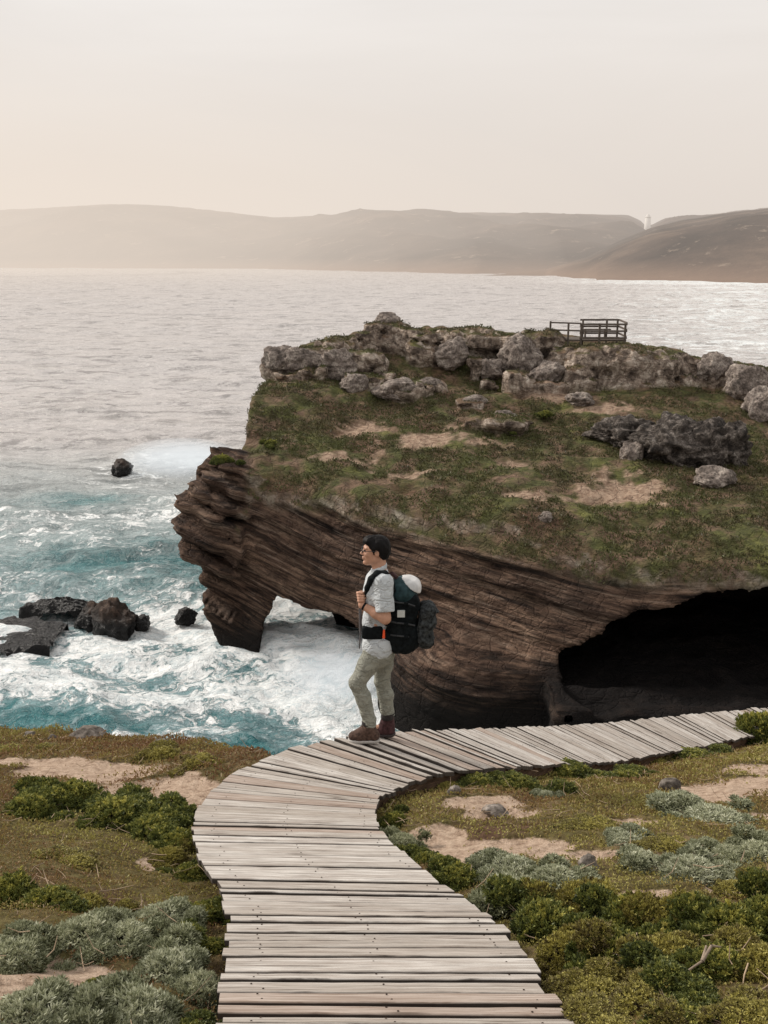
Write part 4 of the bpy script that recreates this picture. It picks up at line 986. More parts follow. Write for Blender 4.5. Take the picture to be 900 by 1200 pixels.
def torso(s, o=0., k=.05):
    s.cone(CH+(0.004, -.10, 0), CH+(0.004, .10, 0), .094+o, k=k, sc=(1, 1, 1.15)); s.cone(SH_L+(0, .03, .0), SH_R+(0, -.03, .03), .060+o, k=k)
    s.cone(CH+(-.006, -.075, -.10), CH+(-.006, .075, -.10), .095+o, k=k)
    s.cone(WA+(0, -.06, 0), WA+(0, .06, 0), .093+o, k=k); s.cone(HI+(0, -.07, 0), HI+(0, .07, 0), .104+o, k=k)
def arm_up(s, o=0., k=.03):
    s.cone(SH_L, EL_L, .054+o, .041+o, k=k); s.cone(SH_R, EL_R, .054+o, .041+o, k=k)
s = SDF((-.34, -.34, -.02), (.30, .34, 1.76), .0075)
torso(s, -.012)
s.cone(Lp(444, 671, 0), hh(.02, 0, -.07), .062, .053, k=.03)
s.cone(Lp(444, 668, 0)+(0, -.10, -.02), Lp(444, 668, 0)+(0, .10, -.02), .03, k=.05)
arm_up(s)
for el, wr in ((EL_L, WR_L), (EL_R, WR_R)): s.cone(el, el*.6+wr*.4, .041, .041, k=.02); s.cone(el*.6+wr*.4, wr, .041, .027, k=.02)
for hj, kn, an in ((HJ1, K1, A1), (HJ2, K2, A2)): s.cone(hj, kn, .075, .05, k=.03); s.cone(kn, an, .05, .035, k=.02); s.cone(an, (an[0], an[1], .07), .035, .04, k=.02); s.cone((an[0]+.0, an[1], .05), (an[0]-.14, an[1]-.01, .035), .035, .025, k=.02)
# head
s.ell(hh(.012, 0, .022), (.092, .074, .086), k=.02); s.ell(hh(-.028, 0, -.03), (.066, .060, .086), k=.025)
for e in (-1, 1): s.cone(hh(-.005, e*.042, -.062), hh(-.066, 0, -.098), .027, .020, k=.02)
me_body = None
for sd_, wr, hd in ((-1, WR_L, HD_L), (1, WR_R, HD_R)):
    s.cone(wr, hd, .026, .030, k=.012, sc=(1, .75, 1.15))
V1, Q1 = surface_nets(s.F, s.lo, s.h)
# finer second pass for head and hands, joined by the same field: rebuild at 4.5 mm
s = SDF((-.30, -.33, -.02), (.28, .33, 1.74), .005)
torso(s, -.014)
s.cone(Lp(445, 672, 0), hh(.024, 0, -.065), .060, .052, k=.03)
s.cone(Lp(444, 669, 0)+(0, -.10, -.03), Lp(444, 669, 0)+(0, .10, -.03), .03, k=.05)
arm_up(s)
for el, wr in ((EL_L, WR_L), (EL_R, WR_R)): s.cone(el, el*.62+wr*.38, .040, .040, k=.02); s.cone(el*.62+wr*.38, wr, .040, .0255, k=.02)
for hj, kn, an in ((HJ1, K1, A1), (HJ2, K2, A2)): s.cone(hj, kn, .072, .048, k=.03); s.cone(kn, an, .048, .035, k=.02); s.cone(an, (an[0], an[1], .07), .035, .035, k=.02); s.cone((an[0]+.0, an[1], .055), (an[0]-.13, an[1]-.01, .04), .03, .022, k=.02)
s.ell(hh(.014, 0, .022), (.092, .074, .086), k=.02); s.ell(hh(-.028, 0, -.03), (.064, .060, .086), k=.025)
for e in (-1, 1): s.cone(hh(-.002, e*.043, -.060), hh(-.064, 0, -.098), .026, .019, k=.02)
s.ell(hh(-.080, 0, -.100), (.018, .018, .015), k=.012)
s.cone(hh(-.086, 0, .006), hh(-.108, 0, -.026), .0075, .0115, k=.010)
for e in (-1, 1):
    s.ell(hh(-.097, e*.011, -.032), (.010, .008, .008), k=.006); s.cone(hh(-.084, e*.012, .026), hh(-.070, e*.045, .024), .009, .007, k=.010)
    s.ell(hh(-.096, e*.031, .004), (.016, .017, .010), cut=True, k=0); s.ell(hh(-.062, e*.040, -.025), (.022, .018, .018), k=.015)
    s.ell(hh(.010, e*.074, -.006), (.019, .009, .030), k=.006, rot=.25); s.ell(hh(.004, e*.085, -.004), (.010, .006, .018), cut=True, k=0)
s.ell(hh(-.0935, 0, -.057), (.011, .022, .0065), k=.004); s.ell(hh(-.0915, 0, -.070), (.011, .019, .0065), k=.004)
# hands closed round the shoulder straps, four fingers and a thumb each
for e, wr, hd in ((-1, WR_L, HD_L), (1, WR_R, HD_R)):
    up_ = (hd-wr)/np.linalg.norm(hd-wr); s.cone(wr, hd+up_*.012, .024, .030, k=.012, sc=(.9, .8, 1.1))
    kb = hd+np.array((-.012, e*.012, .0))
    for j in range(4):
        b0 = kb+up_*(.034-.021*j)+np.array((-.008, 0, 0)); ln = (.030, .033, .031, .025)[j]
        b1 = b0+np.array((.010, e*.024, .004))*ln/.03; b2 = b1+np.array((.030, e*.004, .002))*ln/.03; b3 = b2+np.array((.016, -e*.018, -.002))*ln/.03
        s.chain([b0, b1, b2, b3], [.0105, .0098, .0090, .0080], k=.003)
    t0 = hd+np.array((.004, -e*.012, -.004)); s.chain([t0, t0+np.array((.022, e*.006, .020)), t0+np.array((.030, e*.012, .044))], [.014, .0115, .009], k=.008)
body = link("body", s.mesh("body"), skin, man)
# hair
s = SDF(hh(-.16, -.13, -.16), hh(.18, .13, .16), .005)
s.ell(hh(.020, 0, .030), (.098, .081, .088), k=.01); s.ell(hh(.062, 0, -.018), (.050, .066, .064), k=.03); s.ell(hh(-.052, 0, .082), (.045, .055, .030), k=.03, rot=.4)
s.ell(hh(-.085, 0, -.028), (.070, .12, .088), cut=True, k=0)
for e in (-1, 1): s.ell(hh(-.015, e*.085, -.050), (.045, .035, .055), cut=True, k=0); s.cone(hh(-.012, e*.073, .03), hh(-.010, e*.072, -.012), .010, .006, k=.01)
s.half((0, 0, -1), hh(0, 0, -.095)); s.rough(.008, 40, 3, 3, (1, 1.8, .45))
link("hair", s.mesh("hair", 0), hair_m, man)
for e in (-1, 1):
    s = SDF(hh(-.11, e*.031-.02, -.012), hh(-.06, e*.031+.02, .02), .002); s.ell(hh(-.082, e*.031, .004), (.011, .011, .009), k=0)
    link("eye", s.mesh("eye"), plain("eye_dark", (.05, .03, .025), .2, .1), man)
# spectacles: rims and temples in one frame
sg = []
for e in (-1, 1):
    c_ = hh(-.104, e*.033, .004); rr = [c_+np.array((.004*abs(math.sin(a)), math.cos(a)*.024, math.sin(a)*.017)) for a in np.linspace(0, 2*math.pi, 13)]
    sg += [(rr[i], rr[i+1], .0024, .0024) for i in range(12)]; sg += [(hh(-.102, e*.056, .008), hh(-.07, e*.074, .010), .0026, .0026), (hh(-.07, e*.074, .010), hh(.012, e*.083, .012), .0026, .0024)]
sg.append((hh(-.104, -.010, .008), hh(-.104, .010, .008), .0025, .0025))
V_, Q_ = tubes(sg, 6); gl = link("spectacles", mesh_np("spectacles", V_, Q_), metal_m, man)
# shirt
s = SDF((-.24, -.34, .70), (.26, .34, 1.50), .006)
torso(s, .012, .05); arm_up(s, .016, .035)
s.cone(SH_L, SH_L*.25+EL_L*.75, .068, .070, k=.03); s.cone(SH_R, SH_R*.25+EL_R*.75, .068, .070, k=.03)
s.cone(HI+(0, -.075, -.02), HI+(0, .075, -.02), .112, k=.04); s.cone(HI+(-.006, -.07, -.06), HI+(-.006, .07, -.06), .108, k=.03)
s.cone(Lp(444.5, 672, 0), Lp(443.5, 664.5, 0), .070, .062, k=.02)
# sleeve hems and lower hem
pz = HI[2]-.075
X_, Y_, Z_ = s.ax()
hem = (pz+.012*np.sin(X_*14))-Z_; s.F = np.maximum(s.F, np.where(np.abs(Y_) < .2, hem, -1)).astype(np.float32)
for sh_, el in ((SH_L, EL_L), (SH_R, EL_R)):
    d_ = (el-sh_)/np.linalg.norm(el-sh_); p_ = sh_+(el-sh_)*.80
    pl = (X_-p_[0])*d_[0]+(Y_-p_[1])*d_[1]+(Z_-p_[2])*d_[2]
    dist = np.sqrt((X_-el[0])**2+(Y_-el[1])**2+(Z_-el[2])**2)
    m_ = (pl > 0) & (dist < .16) & (np.abs(Y_-el[1]) < .095); s.F = np.where(m_, np.maximum(s.F, pl), s.F).astype(np.float32)
nk = Lp(443.5, 664.5, 0); s.half((-.55, 0, .83), nk+(0, 0, .018))
s.rough(.006, 11, 5, 3, (1, 1, .55)); s.rough(.006, 24, 25, 3, (.5, .5, 1.3))
link("shirt", s.mesh("shirt"), shirt_m, man)
# collar wings
s = SDF(nk+(-.14, -.12, -.12), nk+(.12, .12, .08), .004)
for e in (-1, 1): s.chain([nk+(.058, e*.02, .012), nk+(.028, e*.060, .002), nk+(-.030, e*.050, -.030), nk+(-.062, e*.030, -.062)], [.012, .012, .011, .008], k=.008, sc=(.8, .8, 1.6))
link("collar", s.mesh("collar"), shirt_m, man)
# trousers
s = SDF((-.30, -.26, .06), (.28, .27, 1.0), .006)
s.cone(HI+(.004, -.072, -.02), HI+(.004, .072, -.02), .103, k=.04); s.cone(HI+(.02, -.075, -.08), HI+(.02, .075, -.08), .103, k=.04)
for hj, kn, an, a_, b_ in ((HJ1, K1, A1, .094, .064), (HJ2, K2, A2, .092, .062)):
    md = hj*.5+kn*.5; s.cone(hj, md, a_, (a_+b_)/2, k=.04); s.cone(md, kn, (a_+b_)/2, b_, k=.03)
    cf = kn*.62+an*.38+(.012, 0, 0); s.cone(kn, cf, b_, .062, k=.02); s.cone(cf, an+(0, 0, .01), .062, .052, k=.02); s.cone(an+(0, 0, .01), an+(0, 0, -.035), .052, .055, k=.02)
s.half((0, 0, 1), (0, 0, HI[2]+.05)); s.half((0, 0, -1), (0, 0, .165))
s.rough(.005, 12, 15, 2, (1, 1, .9)); s.rough(.006, 24, 18, 3, (.35, .35, 1.5))
link("trousers", s.mesh("trousers"), trous_m, man)
# boots
def boot(an, toe_px, heel_px, y, z0, nm_mat):
    t_, h_ = LW(toe_px, y, .03), LW(heel_px, y, .03); L0 = (t_[0]-h_[0])
    s = SDF((t_[0]-.05, y-.09, -.02), (h_[0]+.05, y+.09, .24), .004)
    s.cone((an[0], y, .17), (an[0]+.004, y, .10), .050, .050, k=.02); s.cone((h_[0]-.045, y, .055), (an[0], y, .10), .045, .052, k=.02)
    s.cone((h_[0]-.05, y, .05), (t_[0]+.10, y-.004, .05), .043, .045, k=.02); s.cone((t_[0]+.10, y, .055), (t_[0]+.045, y, .045), .046, .040, k=.02); s.cone((an[0]-.02, y, .11), (t_[0]+.09, y, .065), .045, .038, k=.02)
    s.half((0, 0, -1), (0, 0, .018)); s.half((0, 0, 1), (0, 0, .185)); s.rough(.003, 30, 4, 2)
    b = link("boot", s.mesh("boot"), nm_mat, man)
    s2 = SDF((t_[0]-.05, y-.09, -.02), (h_[0]+.05, y+.09, .07), .004)
    s2.cone((h_[0]-.045, y, .02), (t_[0]+.05, y, .02), .050, .050, k=.01); s2.half((0, 0, -1), (0, 0, .0)); s2.half((0, 0, 1), (0, 0, .024))
    link("sole", s2.mesh("sole", 0), sole_m if y < 0 else sole_d, b)
    sg = []
    for q in range(5):
        f = q/4; x_ = (an[0]-.045)*(1-f)+(t_[0]+.115)*f; z_ = .165*(1-f)+.098*f
        sg.append(((x_+.012, y-.036, z_-.02), (x_-.008, y+.012, z_+.008), .004, .004)); sg.append(((x_+.012, y+.036, z_-.02), (x_-.008, y-.012, z_+.008), .004, .004))
    V_, Q_ = tubes(sg, 5); link("laces", mesh_np("laces", V_, Q_), lace_m, b)
    sc_ = SDF((an[0]-.09, y-.08, .12), (an[0]+.09, y+.08, .23), .004); sc_.cone((an[0]-.004, y, .165), (an[0]+.002, y, .195), .055, .054, k=0); sc_.half((0, 0, 1), (0, 0, .205)); sc_.half((0, 0, -1), (0, 0, .148)); sc_.rough(.003, 30, 2, 2)
    link("ankle_cuff", sc_.mesh("ankle_cuff"), lace_m, b)
    b.location = (0, 0, z0); return b
zf = float(T_walk(X0+A1[0]-.05, Y0-.10))-Z0+.004; zr = float(T_walk(X0+A2[0]-.05, Y0+.10))-Z0+.004
boot(A1, 407.5, 445, -.10, zf, boot_m); boot(A2, 436, 463, .10, zr, boot_r)
# watch
s = SDF(WR_L+(-.05, -.05, -.05), WR_L+(.05, .05, .05), .003)
dW = (EL_L-WR_L)/np.linalg.norm(EL_L-WR_L); s.cone(WR_L+dW*.015, WR_L+dW*.030, .0295, .0305, k=0)
X_, Y_, Z_ = s.ax(); tt = (X_-WR_L[0])*dW[0]+(Y_-WR_L[1])*dW[1]+(Z_-WR_L[2])*dW[2]; s.F = np.maximum(s.F, np.abs(tt-.022)-.009).astype(np.float32)
link("watch", s.mesh("watch", 0), black_f, man)

# ============================================================ backpack (worn; a thing of its own)
bp = empty("backpack", (X0, Y0, Z0), "big black hiking backpack with a white-topped dry bag on the standing man's back", "backpack")
s = SDF((.0, -.26, .75), (.42, .26, 1.42), .007)
bc = Lp(473, 722, 0.0)
s.box(bc+(-.005, 0, -.02), (.112, .15, .25), .07, k=0, rot=-.04); s.box(bc+(-.01, 0, -.15), (.115, .14, .11), .06, k=.05); s.ell(bc+(-.05, 0, .12), (.09, .13, .14), k=.05)
s.rough(.018, 9, 6, 4); s.rough(.007, 26, 9, 2)
link("main_bag", s.mesh("main_bag"), black_f, bp)
tc_ = Lp(473, 690, 0.0); s = SDF(tc_-(.18, .24, .16), tc_+(.2, .24, .2), .006)
s.ell(tc_+(-.005, 0, -.012), (.128, .165, .105), k=0, rot=.35); s.rough(.012, 9, 3, 3); s.rough(.005, 26, 7, 2)
link("lid_bag", s.mesh("lid_bag"), teal_f, bp)
s = SDF(tc_-(.18, .24, .16), tc_+(.22, .24, .2), .006)
s.ell(tc_+(.014, 0, .0), (.128, .155, .104), k=0, rot=.4); s.rough(.010, 10, 8, 3); s.half((-.62, 0, -.78), tc_+(.045, 0, .046))
link("white_dry_bag", s.mesh("white_dry_bag"), white_f, bp)
pc = Lp(499, 727, -.03); s = SDF(pc-(.13, .2, .25), pc+(.13, .2, .25), .006)
s.box(pc+(-.005, 0, -.03), (.055, .11, .16), .05, k=0, rot=-.06); s.ell(pc+(.028, 0, .09), (.060, .09, .065), k=.03); s.ell(pc+(.045, 0, .0), (.045, .09, .06), k=.02); s.ell(pc+(-.01, 0, -.13), (.075, .10, .08), k=.03); s.rough(.03, 12, 2, 4); s.rough(.012, 34, 5, 2)
link("mesh_pocket", s.mesh("mesh_pocket"), grey_f, bp)
s = SDF(Lp(440, 742, 0)-(.24, .24, .12), Lp(440, 742, 0)+(.24, .24, .12), .006)
hb = Lp(436.5, 741, 0)
s.cone(hb+(-.006, -.085, 0), hb+(.13, -.12, .012), .052, .045, k=.01, sc=(1, .6, 1)); s.cone(hb+(-.006, .085, 0), hb+(.13, .12, .012), .052, .045, k=.01, sc=(1, .6, 1)); s.cone(hb+(-.055, -.06, 0), hb+(-.055, .06, 0), .028, k=.02)
s.box(Lp(436.5, 741, -.135), (.082, .035, .052), .022, k=.01); s.rough(.004, 16, 6, 2)
link("hip_belt", s.mesh("hip_belt"), black_f, bp)
for e, nm in ((-1, 0), (1, 1)):
    y_ = lambda v: e*v
    pts = [Lp(460, 692, y_(.12)), Lp(457.5, 680, y_(.135)), Lp(451, 672.5, y_(.150)), Lp(442, 672.5, y_(.155)), Lp(435, 679, y_(.165)), Lp(430.5, 689, y_(.155)), Lp(429, 699, y_(.14))]
    if e > 0: pts = [p+(0, 0, .0) for p in pts]
    s = SDF(np.min(pts, 0)-.06, np.max(pts, 0)+.06, .005); s.chain(pts, [.030]*3+[.031, .030, .026, .020], k=.012, sc=(.85, 1.1, .85)); s.rough(.003, 25, 3, 2)
    st = link("shoulder_strap", s.mesh("shoulder_strap"), black_f, bp)
    lo_ = [Lp(428.5, 699, y_(.12)), Lp(430, 708, y_(.14)), Lp(437, 718, y_(.165)), Lp(447, 729, y_(.18)), Lp(455, 734, y_(.16))]
    V_, Q_ = tubes([(lo_[i], lo_[i+1], .009, .009) for i in range(4)], 6); link("lower_webbing", mesh_np("lower_webbing", V_, Q_), black_f, st)
lp_ = Lp(470, 719, -.158); prism("label_patch", lp_+(0, -.004, -.028)+np.array((X0, Y0, Z0)), lp_+(0, -.004, .028)+np.array((X0, Y0, Z0)), .058, .012, label_w, bp, (X0, Y0, Z0))
og = Lp(450, 743, -.175); s = SDF(og-(.03, .03, .06), og+(.03, .03, .06), .003); s.cone(og+(0, 0, .03), og+(-.002, 0, -.028), .008, .011, k=0); link("pull_tag", s.mesh("pull_tag"), orange, bp)
# compression straps, buckles and a seam on the near side
wb = plain("grey_black_webbing", (.045, .047, .05), .7, .2, 60, .2)
for py_, dy_ in ((706, 3), (730, 2), (745, 1)):
    pts = [Lp(457, py_-dy_, -.135), Lp(465, py_, -.160), Lp(476, py_+1, -.163), Lp(486, py_+dy_+1, -.140)]
    V_, Q_ = tubes([(pts[i], pts[i+1], .0075, .0075) for i in range(3)], 6); st = link("compression_strap", mesh_np("compression_strap", V_, Q_), wb, bp)
    bq = pts[2]+np.array((X0, Y0, Z0)); k_ = prism("buckle", bq+(-.016, -.006, 0), bq+(.016, -.006, 0), .014, .024, black_f, None); k_.parent = st; k_.data.transform(__import__('mathutils').Matrix.Translation((-X0, -Y0, -Z0)))
# hanging webbing at the front, and the grab handle
a_, b_ = Lp(422, 713, .08), Lp(422.5, 740, .08); V_, Q_ = tubes([(a_, b_, .012, .011), (b_, Lp(421, 760, .08), .006, .005)], 6); link("hanging_strap", mesh_np("hanging_strap", V_, Q_), plain("grey_webbing", (.10, .09, .09), .8), bp)
V_, Q_ = tubes([(Lp(456, 676, 0), Lp(459, 671, 0), .012, .014), (Lp(459, 671, 0), Lp(464, 676, 0), .014, .016), (Lp(464, 676, 0), Lp(466, 684, 0), .016, .014)], 7); link("grab_handle", mesh_np("grab_handle", V_, Q_), plain("maroon_webbing", (.06, .03, .03), .8), bp)
# ============================================================ rocks
def rock(name, c, r, label, mat, seed, cat="rock", group=None, ang=.35, res=5, rz=0):
    import bmesh
    bm = bmesh.new(); bmesh.ops.create_icosphere(bm, subdivisions=res, radius=1); V = np.array([v.co[:] for v in bm.verts]); Q = np.array([[v.index for v in f.verts] for f in bm.faces]); bm.free()
    g = np.random.default_rng(seed)
    for _ in range(15):      # split planes
        n = g.normal(size=3); n /= np.linalg.norm(n); d = g.uniform(.62, .92); k = V@n-d; V -= np.where(k > 0, k, 0)[:, None]*n*.9
    n_ = V/np.linalg.norm(V, axis=1)[:, None]
    V = V+n_*(ang*.5*fbm(V[:, 0]*1.7+seed, V[:, 1]*1.7, V[:, 2]*1.7, 3, seed)+ang*.35*ridge(V[:, 0]*3, V[:, 1]*3, V[:, 2]*4+seed, 4, seed+3))[:, None]
    V = V*np.array(r)
    return link(name, mesh_np(name, V, Q), mat, None, c, label, cat, group) if not rz else _rot(link(name, mesh_np(name, V, Q), mat, None, c, label, cat, group), rz)
def _rot(o, rz): o.rotation_euler = (0, 0, rz); return o
def rockmat(name, stops, sc=2.0, wetz=None, bd=.1):
    t = Nt(name, .85, .25); p = t.pos(); n = t.noise(p, sc, 8, .68, .4); n2 = t.noise(p, sc*5, 5, .65); c = t.ramp(n, stops); c = t.mix(t.rng(n2, .36, .6, .7, 0), c, (.03, .025, .02))
    if wetz is not None:
        w_ = t.rng(t.xyz(p)[2], wetz, wetz+.5, 1, 0); c = t.mix(w_, c, (.012, .011, .011)); t.put(t.b.inputs['Roughness'], t.rng(w_, 0, 1, .8, .3))
    t.col(c); t.bump(t.math('ADD', n, t.math('MULTIPLY', n2, .5)), bd, .9); return t.m
RW = rockmat("wet_sea_rock", [(.38, (.026, .017, .013)), (.52, (.075, .048, .036)), (.66, (.18, .12, .09))], 1.6, .35, .3)
RG = rockmat("grey_shore_rock", [(.35, (.09, .075, .065)), (.5, (.20, .17, .145)), (.68, (.38, .33, .29))], 6, None, .03)
RP = rockmat("lichen_boulder", [(.35, (.09, .072, .062)), (.5, (.26, .21, .18)), (.66, (.50, .43, .37))], 2.2, None, .12)
def srk(px, py, rx, ry, rz, lbl, seed, name="sea_rock", rot=0, dz=0):
    c = sea(px, py); c[2] = dz; d = CAMZ/coef(py); rock(name, c, (rx/F*d, ry/F*d, rz/F*d), lbl, RW, seed, "rock", None, .5, 5, rot)
srk(143, 552, 14, 16, 13, "small dark rock out in the swell with spray breaking over its right side", 5)
srk(108, 727, 20, 18, 24, "left hump of the big dark rock in the foaming water", 11, rot=.2)
srk(136, 735, 30, 20, 34, "tall pointed dark rock at the centre of the foam left of the cliff", 14, rot=-.5)
srk(166, 733, 11, 14, 11, "small dark rock leaning on the right side of the tall pointed one", 17)
srk(217, 724, 14, 14, 11, "round dark rock just left of the cliff's foot", 21)
def reef(px, py, rx, ry, h, lbl, seed):
    c = sea(px, py); k = CAMZ/coef(py)/F; rx *= k; ry *= k*2.2; n = 170; u = np.linspace(-1.1, 1.1, n); U, W = np.meshgrid(u, u); x, y = U*rx, W*ry
    e_ = np.sqrt(U**2+W**2)+.45*fbm(U*2+seed, W*2, 0*U, 4, seed)
    z = h*(.7-1.3*e_**2)+1.1*h*ridge(x*.9+seed, y*1.5, 0*x, 4, seed+1)+.2*h*fbm(x*3, y*3, 0*x, 3, seed+2); z = np.where(e_ > 1.05, z-.8*(e_-1.05)*4, z)
    link("reef", mesh_np("reef", np.stack([x, y, z], -1).reshape(-1, 3), grid_quads(n, n)), RW, None, (c[0], c[1], 0), lbl, "reef")
reef(72, 709, 42, 9, .22, "low dark jagged reef joined to the left side of the big sea rock", 3)
reef(10, 742, 54, 24, .13, "broken brown reef shelf awash in foam at the left edge of the view", 7)
# loose boulders on the headland
RD = rockmat('dark_outcrop_rock', [(.38, (.020, .016, .014)), (.48, (.08, .064, .054)), (.57, (.22, .185, .16)), (.68, (.50, .44, .39))], 2.6, None, .3)
def hb_(px, py, rx, rz, lbl, seed, rot=0, m=None):
    c = head_hit(px, py+(rz*.8 if m else 0)); d = c[1]*CP+(CAMZ-c[2])*SP; rock("boulder", (c[0], c[1]+(.4 if m else 0), c[2]+rz/F*d*(.55 if m else .25)), (rx/F*d, rx/F*d*.8, rz/F*d), lbl, m or RP, seed, "boulder", None, .95 if m else .5, 5, rot)
hb_(741, 540, 15, 18, "dark upright boulder below the middle of the right-hand outcrop on the headland", 41)
hb_(835, 566, 24, 15, "dark boulder lying alone on the grass below the right-hand outcrop", 43)
hb_(575, 497, 30, 9, "long flat grey slab in the middle of the headland slope", 45, .3)
hb_(590, 490, 14, 7, "small grey stone on the long flat slab's right end", 46)
hb_(503, 455, 18, 10, "pale boulder right of the big grassy-topped outcrop", 47)
hb_(555, 474, 16, 9, "pale grey boulder sitting above the long flat slab", 48)
hb_(468, 462, 30, 15, "broad pale boulder under the grassy shelf on the upper headland", 49, .2)
hb_(640, 610, 9, 8, "small grey stone at the brow of the cliff", 51)
hb_(575, 436, 16, 14, "pale boulder half buried in grass near the headland's top", 52)
for px, py, rx, rz, lb in ((328, 426, 17, 15, "pale boulder at the far left end of the headland's crest"), (352, 428, 20, 15, "second boulder from the left end of the crest"), (396, 434, 24, 18, "large pale boulder standing forward of the crest's left half"),
    (418, 455, 15, 13, "pale boulder stepped below the large forward one"), (455, 385, 14, 13, "boulder forming the highest point of the left crest"), (530, 420, 18, 16, "pale boulder hanging below the crest, left of its middle"),
    (612, 428, 22, 24, "upright pale boulder below the crest's middle"), (640, 446, 20, 16, "tan boulder at the foot of the big pale face"), (876, 462, 26, 24, "large pale boulder near the right end of the crest"),
    (895, 486, 20, 24, "pale boulder spilling down the slope at the right frame edge"), (842, 440, 20, 18, "tan boulder on the crest above the dark rocks"), (680, 470, 16, 8, "flat tan slab just under the big pale face")):
    hb_(px, py, rx*1.15, rz*1.15, lb, 300+px)
hb_(792, 512, 50, 30, "largest dark craggy boulder of the right-hand outcrop on the headland", 71, .2, RD)
hb_(842, 520, 36, 34, "round dark boulder forming the right end of the right-hand outcrop", 73, 0, RD)
hb_(733, 508, 40, 19, "low dark slab forming the left end of the right-hand outcrop", 75, -.2, RD)
# stones on the near ground
def gs(px, py, rx, rz, lbl, seed, nm="stone"):
    c, d = ghit(px, py); z = float(ground_z(c[0], c[1])); rock(nm, (c[0], c[1], z+rz/F*d*.2), (rx/F*d, rx/F*d*.8, rz/F*d), lbl, RG, seed, "stone", None, .4, 4)
gs(103, 866, 20, 9, "flat grey rock on the cliff brink at the left", 61); gs(35, 864, 7, 7, "first of the small dark stones on the brink near the left edge", 62); gs(62, 867, 6, 6, "small stone on the brink just left of the flat grey rock", 63)
gs(190, 876, 16, 6, "low grey rock on the brink beside the leaf tufts", 64); gs(532, 931, 9, 8, "rounded grey stone on moss inside the boardwalk bend", 65); gs(786, 928, 13, 13, "rounded dark grey rock on the right slope above the silver clump", 66)
gs(690, 1022, 14, 14, "grey rock poking out above the olive bank", 67); gs(508, 1008, 10, 8, "pale stone at the boardwalk's inner edge", 68); gs(580, 950, 16, 7, "brown lump of rock on the bare patch inside the bend", 69)
# dry forked branch
c, d = ghit(820, 1155); z = float(ground_z(c[0], c[1]))+.10; q = np.array((c[0], c[1], z)); u = 1/F*d
V_, Q_ = tubes([(q+(-22*u, -.03, -.02), q+(0, 0, .0), .0035, .004), (q+(0, 0, .0), q+(16*u, .05, .02), .007, .005), (q+(0, 0, .0), q+(10*u, .05, .02), .006, .004), (q+(16*u, .05, .02), q+(30*u, .07, .0), .005, .003), (q+(-22*u, -.03, -.02), q+(-36*u, -.01, .0), .0035, .002)], 7)
link("dry_branch", mesh_np("dry_branch", V_-q, Q_), plain("bleached_wood", (.26, .20, .15), .9), None, q, "bleached forked dry branch lying on the shrubs at the lower right", "branch")

# ============================================================ viewing platform on the headland
vd = 55.5
def vp(px, py, dd=0): return P(px, py, vd+dd)
o_ = vp(690, 398); pl = empty("viewing_platform", o_, "small wooden viewing platform with railings on top of the headland", "viewing platform")
pw = plain("dark_grey_timber", (.10, .08, .065), .9, .3, 8)
x0, x1, xm = vp(679, 397)[0], vp(730, 397)[0], vp(643, 397)[0]; yb_ = o_[1]-.4; yk = o_[1]+1.5; zt = vp(700, 378)[2]; zd = vp(700, 397)[2]; zb = zd-1.1
def pr_(n, a, b, w_=.09, h_=.09): return prism(n, a, b, w_, h_, pw, pl, tuple(o_))
for x in (x0, (x0+x1)/2-.2, x1): pr_("railing_post", (x, yb_, zb), (x, yb_, zt), .11, .11)
for x in (x0+.45, (x0+x1)/2+.6, x1): pr_("railing_post", (x, yk, zb), (x, yk, zt+.12), .10, .10)
for x, zz in ((xm, zt+.12), (vp(664, 397)[0], zt+.05)): pr_("railing_post", (x, yb_, zb-.1), (x, yb_, zz), .10, .10)
for z in (zt-.05, zt-.42, zt-.80): pr_("rail", (x0-.1, yb_-.075, z), (x1+.1, yb_-.075, z), .05, .10)
for z in (zt+.07, zt-.30, zt-.68): pr_("rail", (x0+.3, yk+.075, z), (x1+.1, yk+.075, z), .05, .10); pr_("rail", (x1+.085, yb_, z-.06), (x1+.085, yk, z), .05, .10)
for z in (zt+.04, zt-.36): pr_("rail", (xm, yb_+.075, z), (x0, yb_+.075, z-.05), .05, .08)
pr_("platform_deck", ((x0+xm)/2, (yb_+yk)/2, zd-.06), (x1+.1, (yb_+yk)/2, zd-.06), yk-yb_, .10)
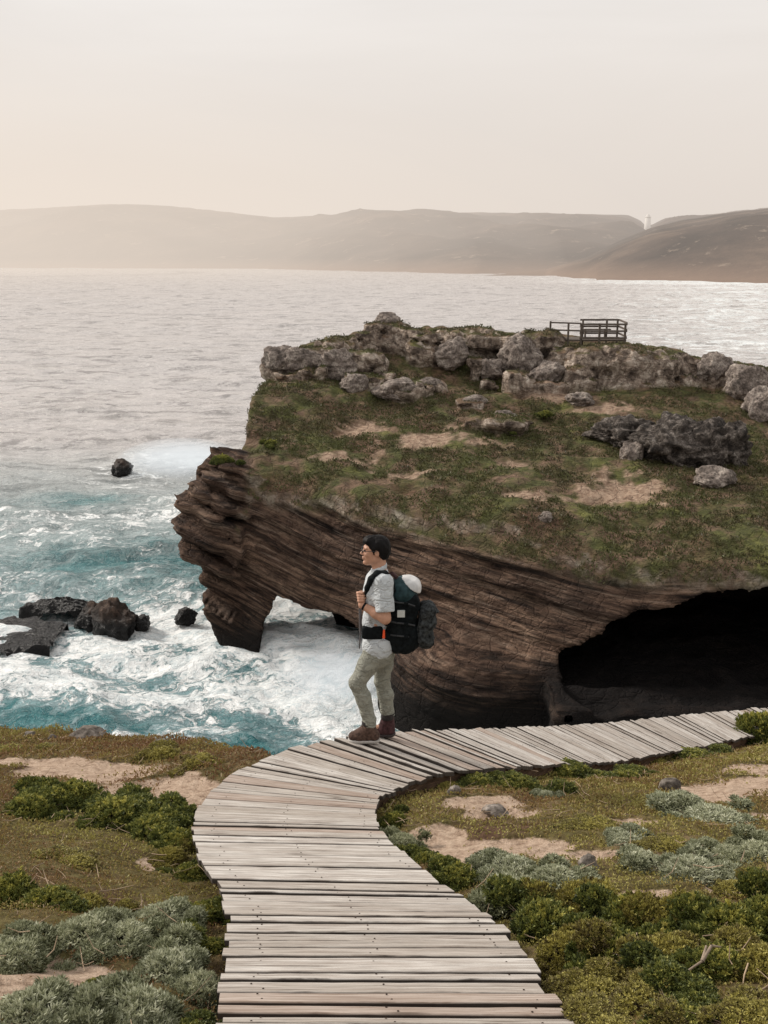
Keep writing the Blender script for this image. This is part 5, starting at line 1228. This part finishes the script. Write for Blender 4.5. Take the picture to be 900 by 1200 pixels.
pr_("bench_seat", (x0+.3, yk-.5, zd+.45), (x1-.5, yk-.5, zd+.45), .35, .06); 
for x in (x0+.5, x1-.8): pr_("bench_leg", (x, yk-.5, zd), (x, yk-.5, zd+.42), .08, .2)
# pale tower on the far ridge and wind-bent trees
tw = P(759, 262, 1500); 
def lathe(name, prof, mat, parent, n=20):
    V = [(r*math.cos(2*math.pi*j/n), r*math.sin(2*math.pi*j/n), z) for r, z in prof for j in range(n)]
    Q = [(i*n+j, i*n+(j+1) % n, (i+1)*n+(j+1) % n, (i+1)*n+j) for i in range(len(prof)-1) for j in range(n)]
    return link(name, mesh_np(name, np.array(V), np.array(Q)), mat, parent)
hz_ = 1500/F; lt = empty("tower", tw-np.array((0, 0, 12*hz_)), "pale slender tower in the dip of the far ridge", "tower"); tm_ = plain("whitewash", (.80, .78, .74), .8)
lathe("shaft", [(4.2*hz_, -20*hz_), (3.9*hz_, 4*hz_), (3.2*hz_, 19*hz_), (0.01, 19*hz_)], tm_, lt); lathe("cap", [(3.6*hz_, 19.1*hz_), (3.6*hz_, 19.8*hz_), (2.2*hz_, 19.9*hz_), (2.0*hz_, 22*hz_), (.01, 23*hz_)], tm_, lt)
# low bushes on the headland's rim seen against the sea
rr_ = random.Random(9)
for i, (px, py, rp, lb) in enumerate([(779, 411, 6, "tiny bush on the headland skyline right of the viewing platform"), (846, 414, 7, "tiny bush on the far right skyline of the headland, left of a pair"), (857, 416, 6, "tiny bush on the far right skyline, right of the pair"), (318, 520, 12, "dark bush in the hollow at the headland's left shoulder"), (262, 540, 14, "scrubby bush on the ledge left of the headland's shoulder"), (640, 486, 12, "round green bush below the central outcrop"), (600, 505, 10, "green bush right of the long flat slab")]):
    d = 54 if py < 430 else 46; c = head_hit(px, py+4) if py > 430 else P(px, py+3, d); z = float(T_head(c[0], c[1]))
    e = empty("headland_bush", (c[0], c[1], z+.05), lb, "bush"); r = rp/F*d; e.scale = (r, r, r*.9); link("foliage", PROTO['green', i % 3][0], None, e); link("stems", PROTO['green', i % 3][1], None, e)
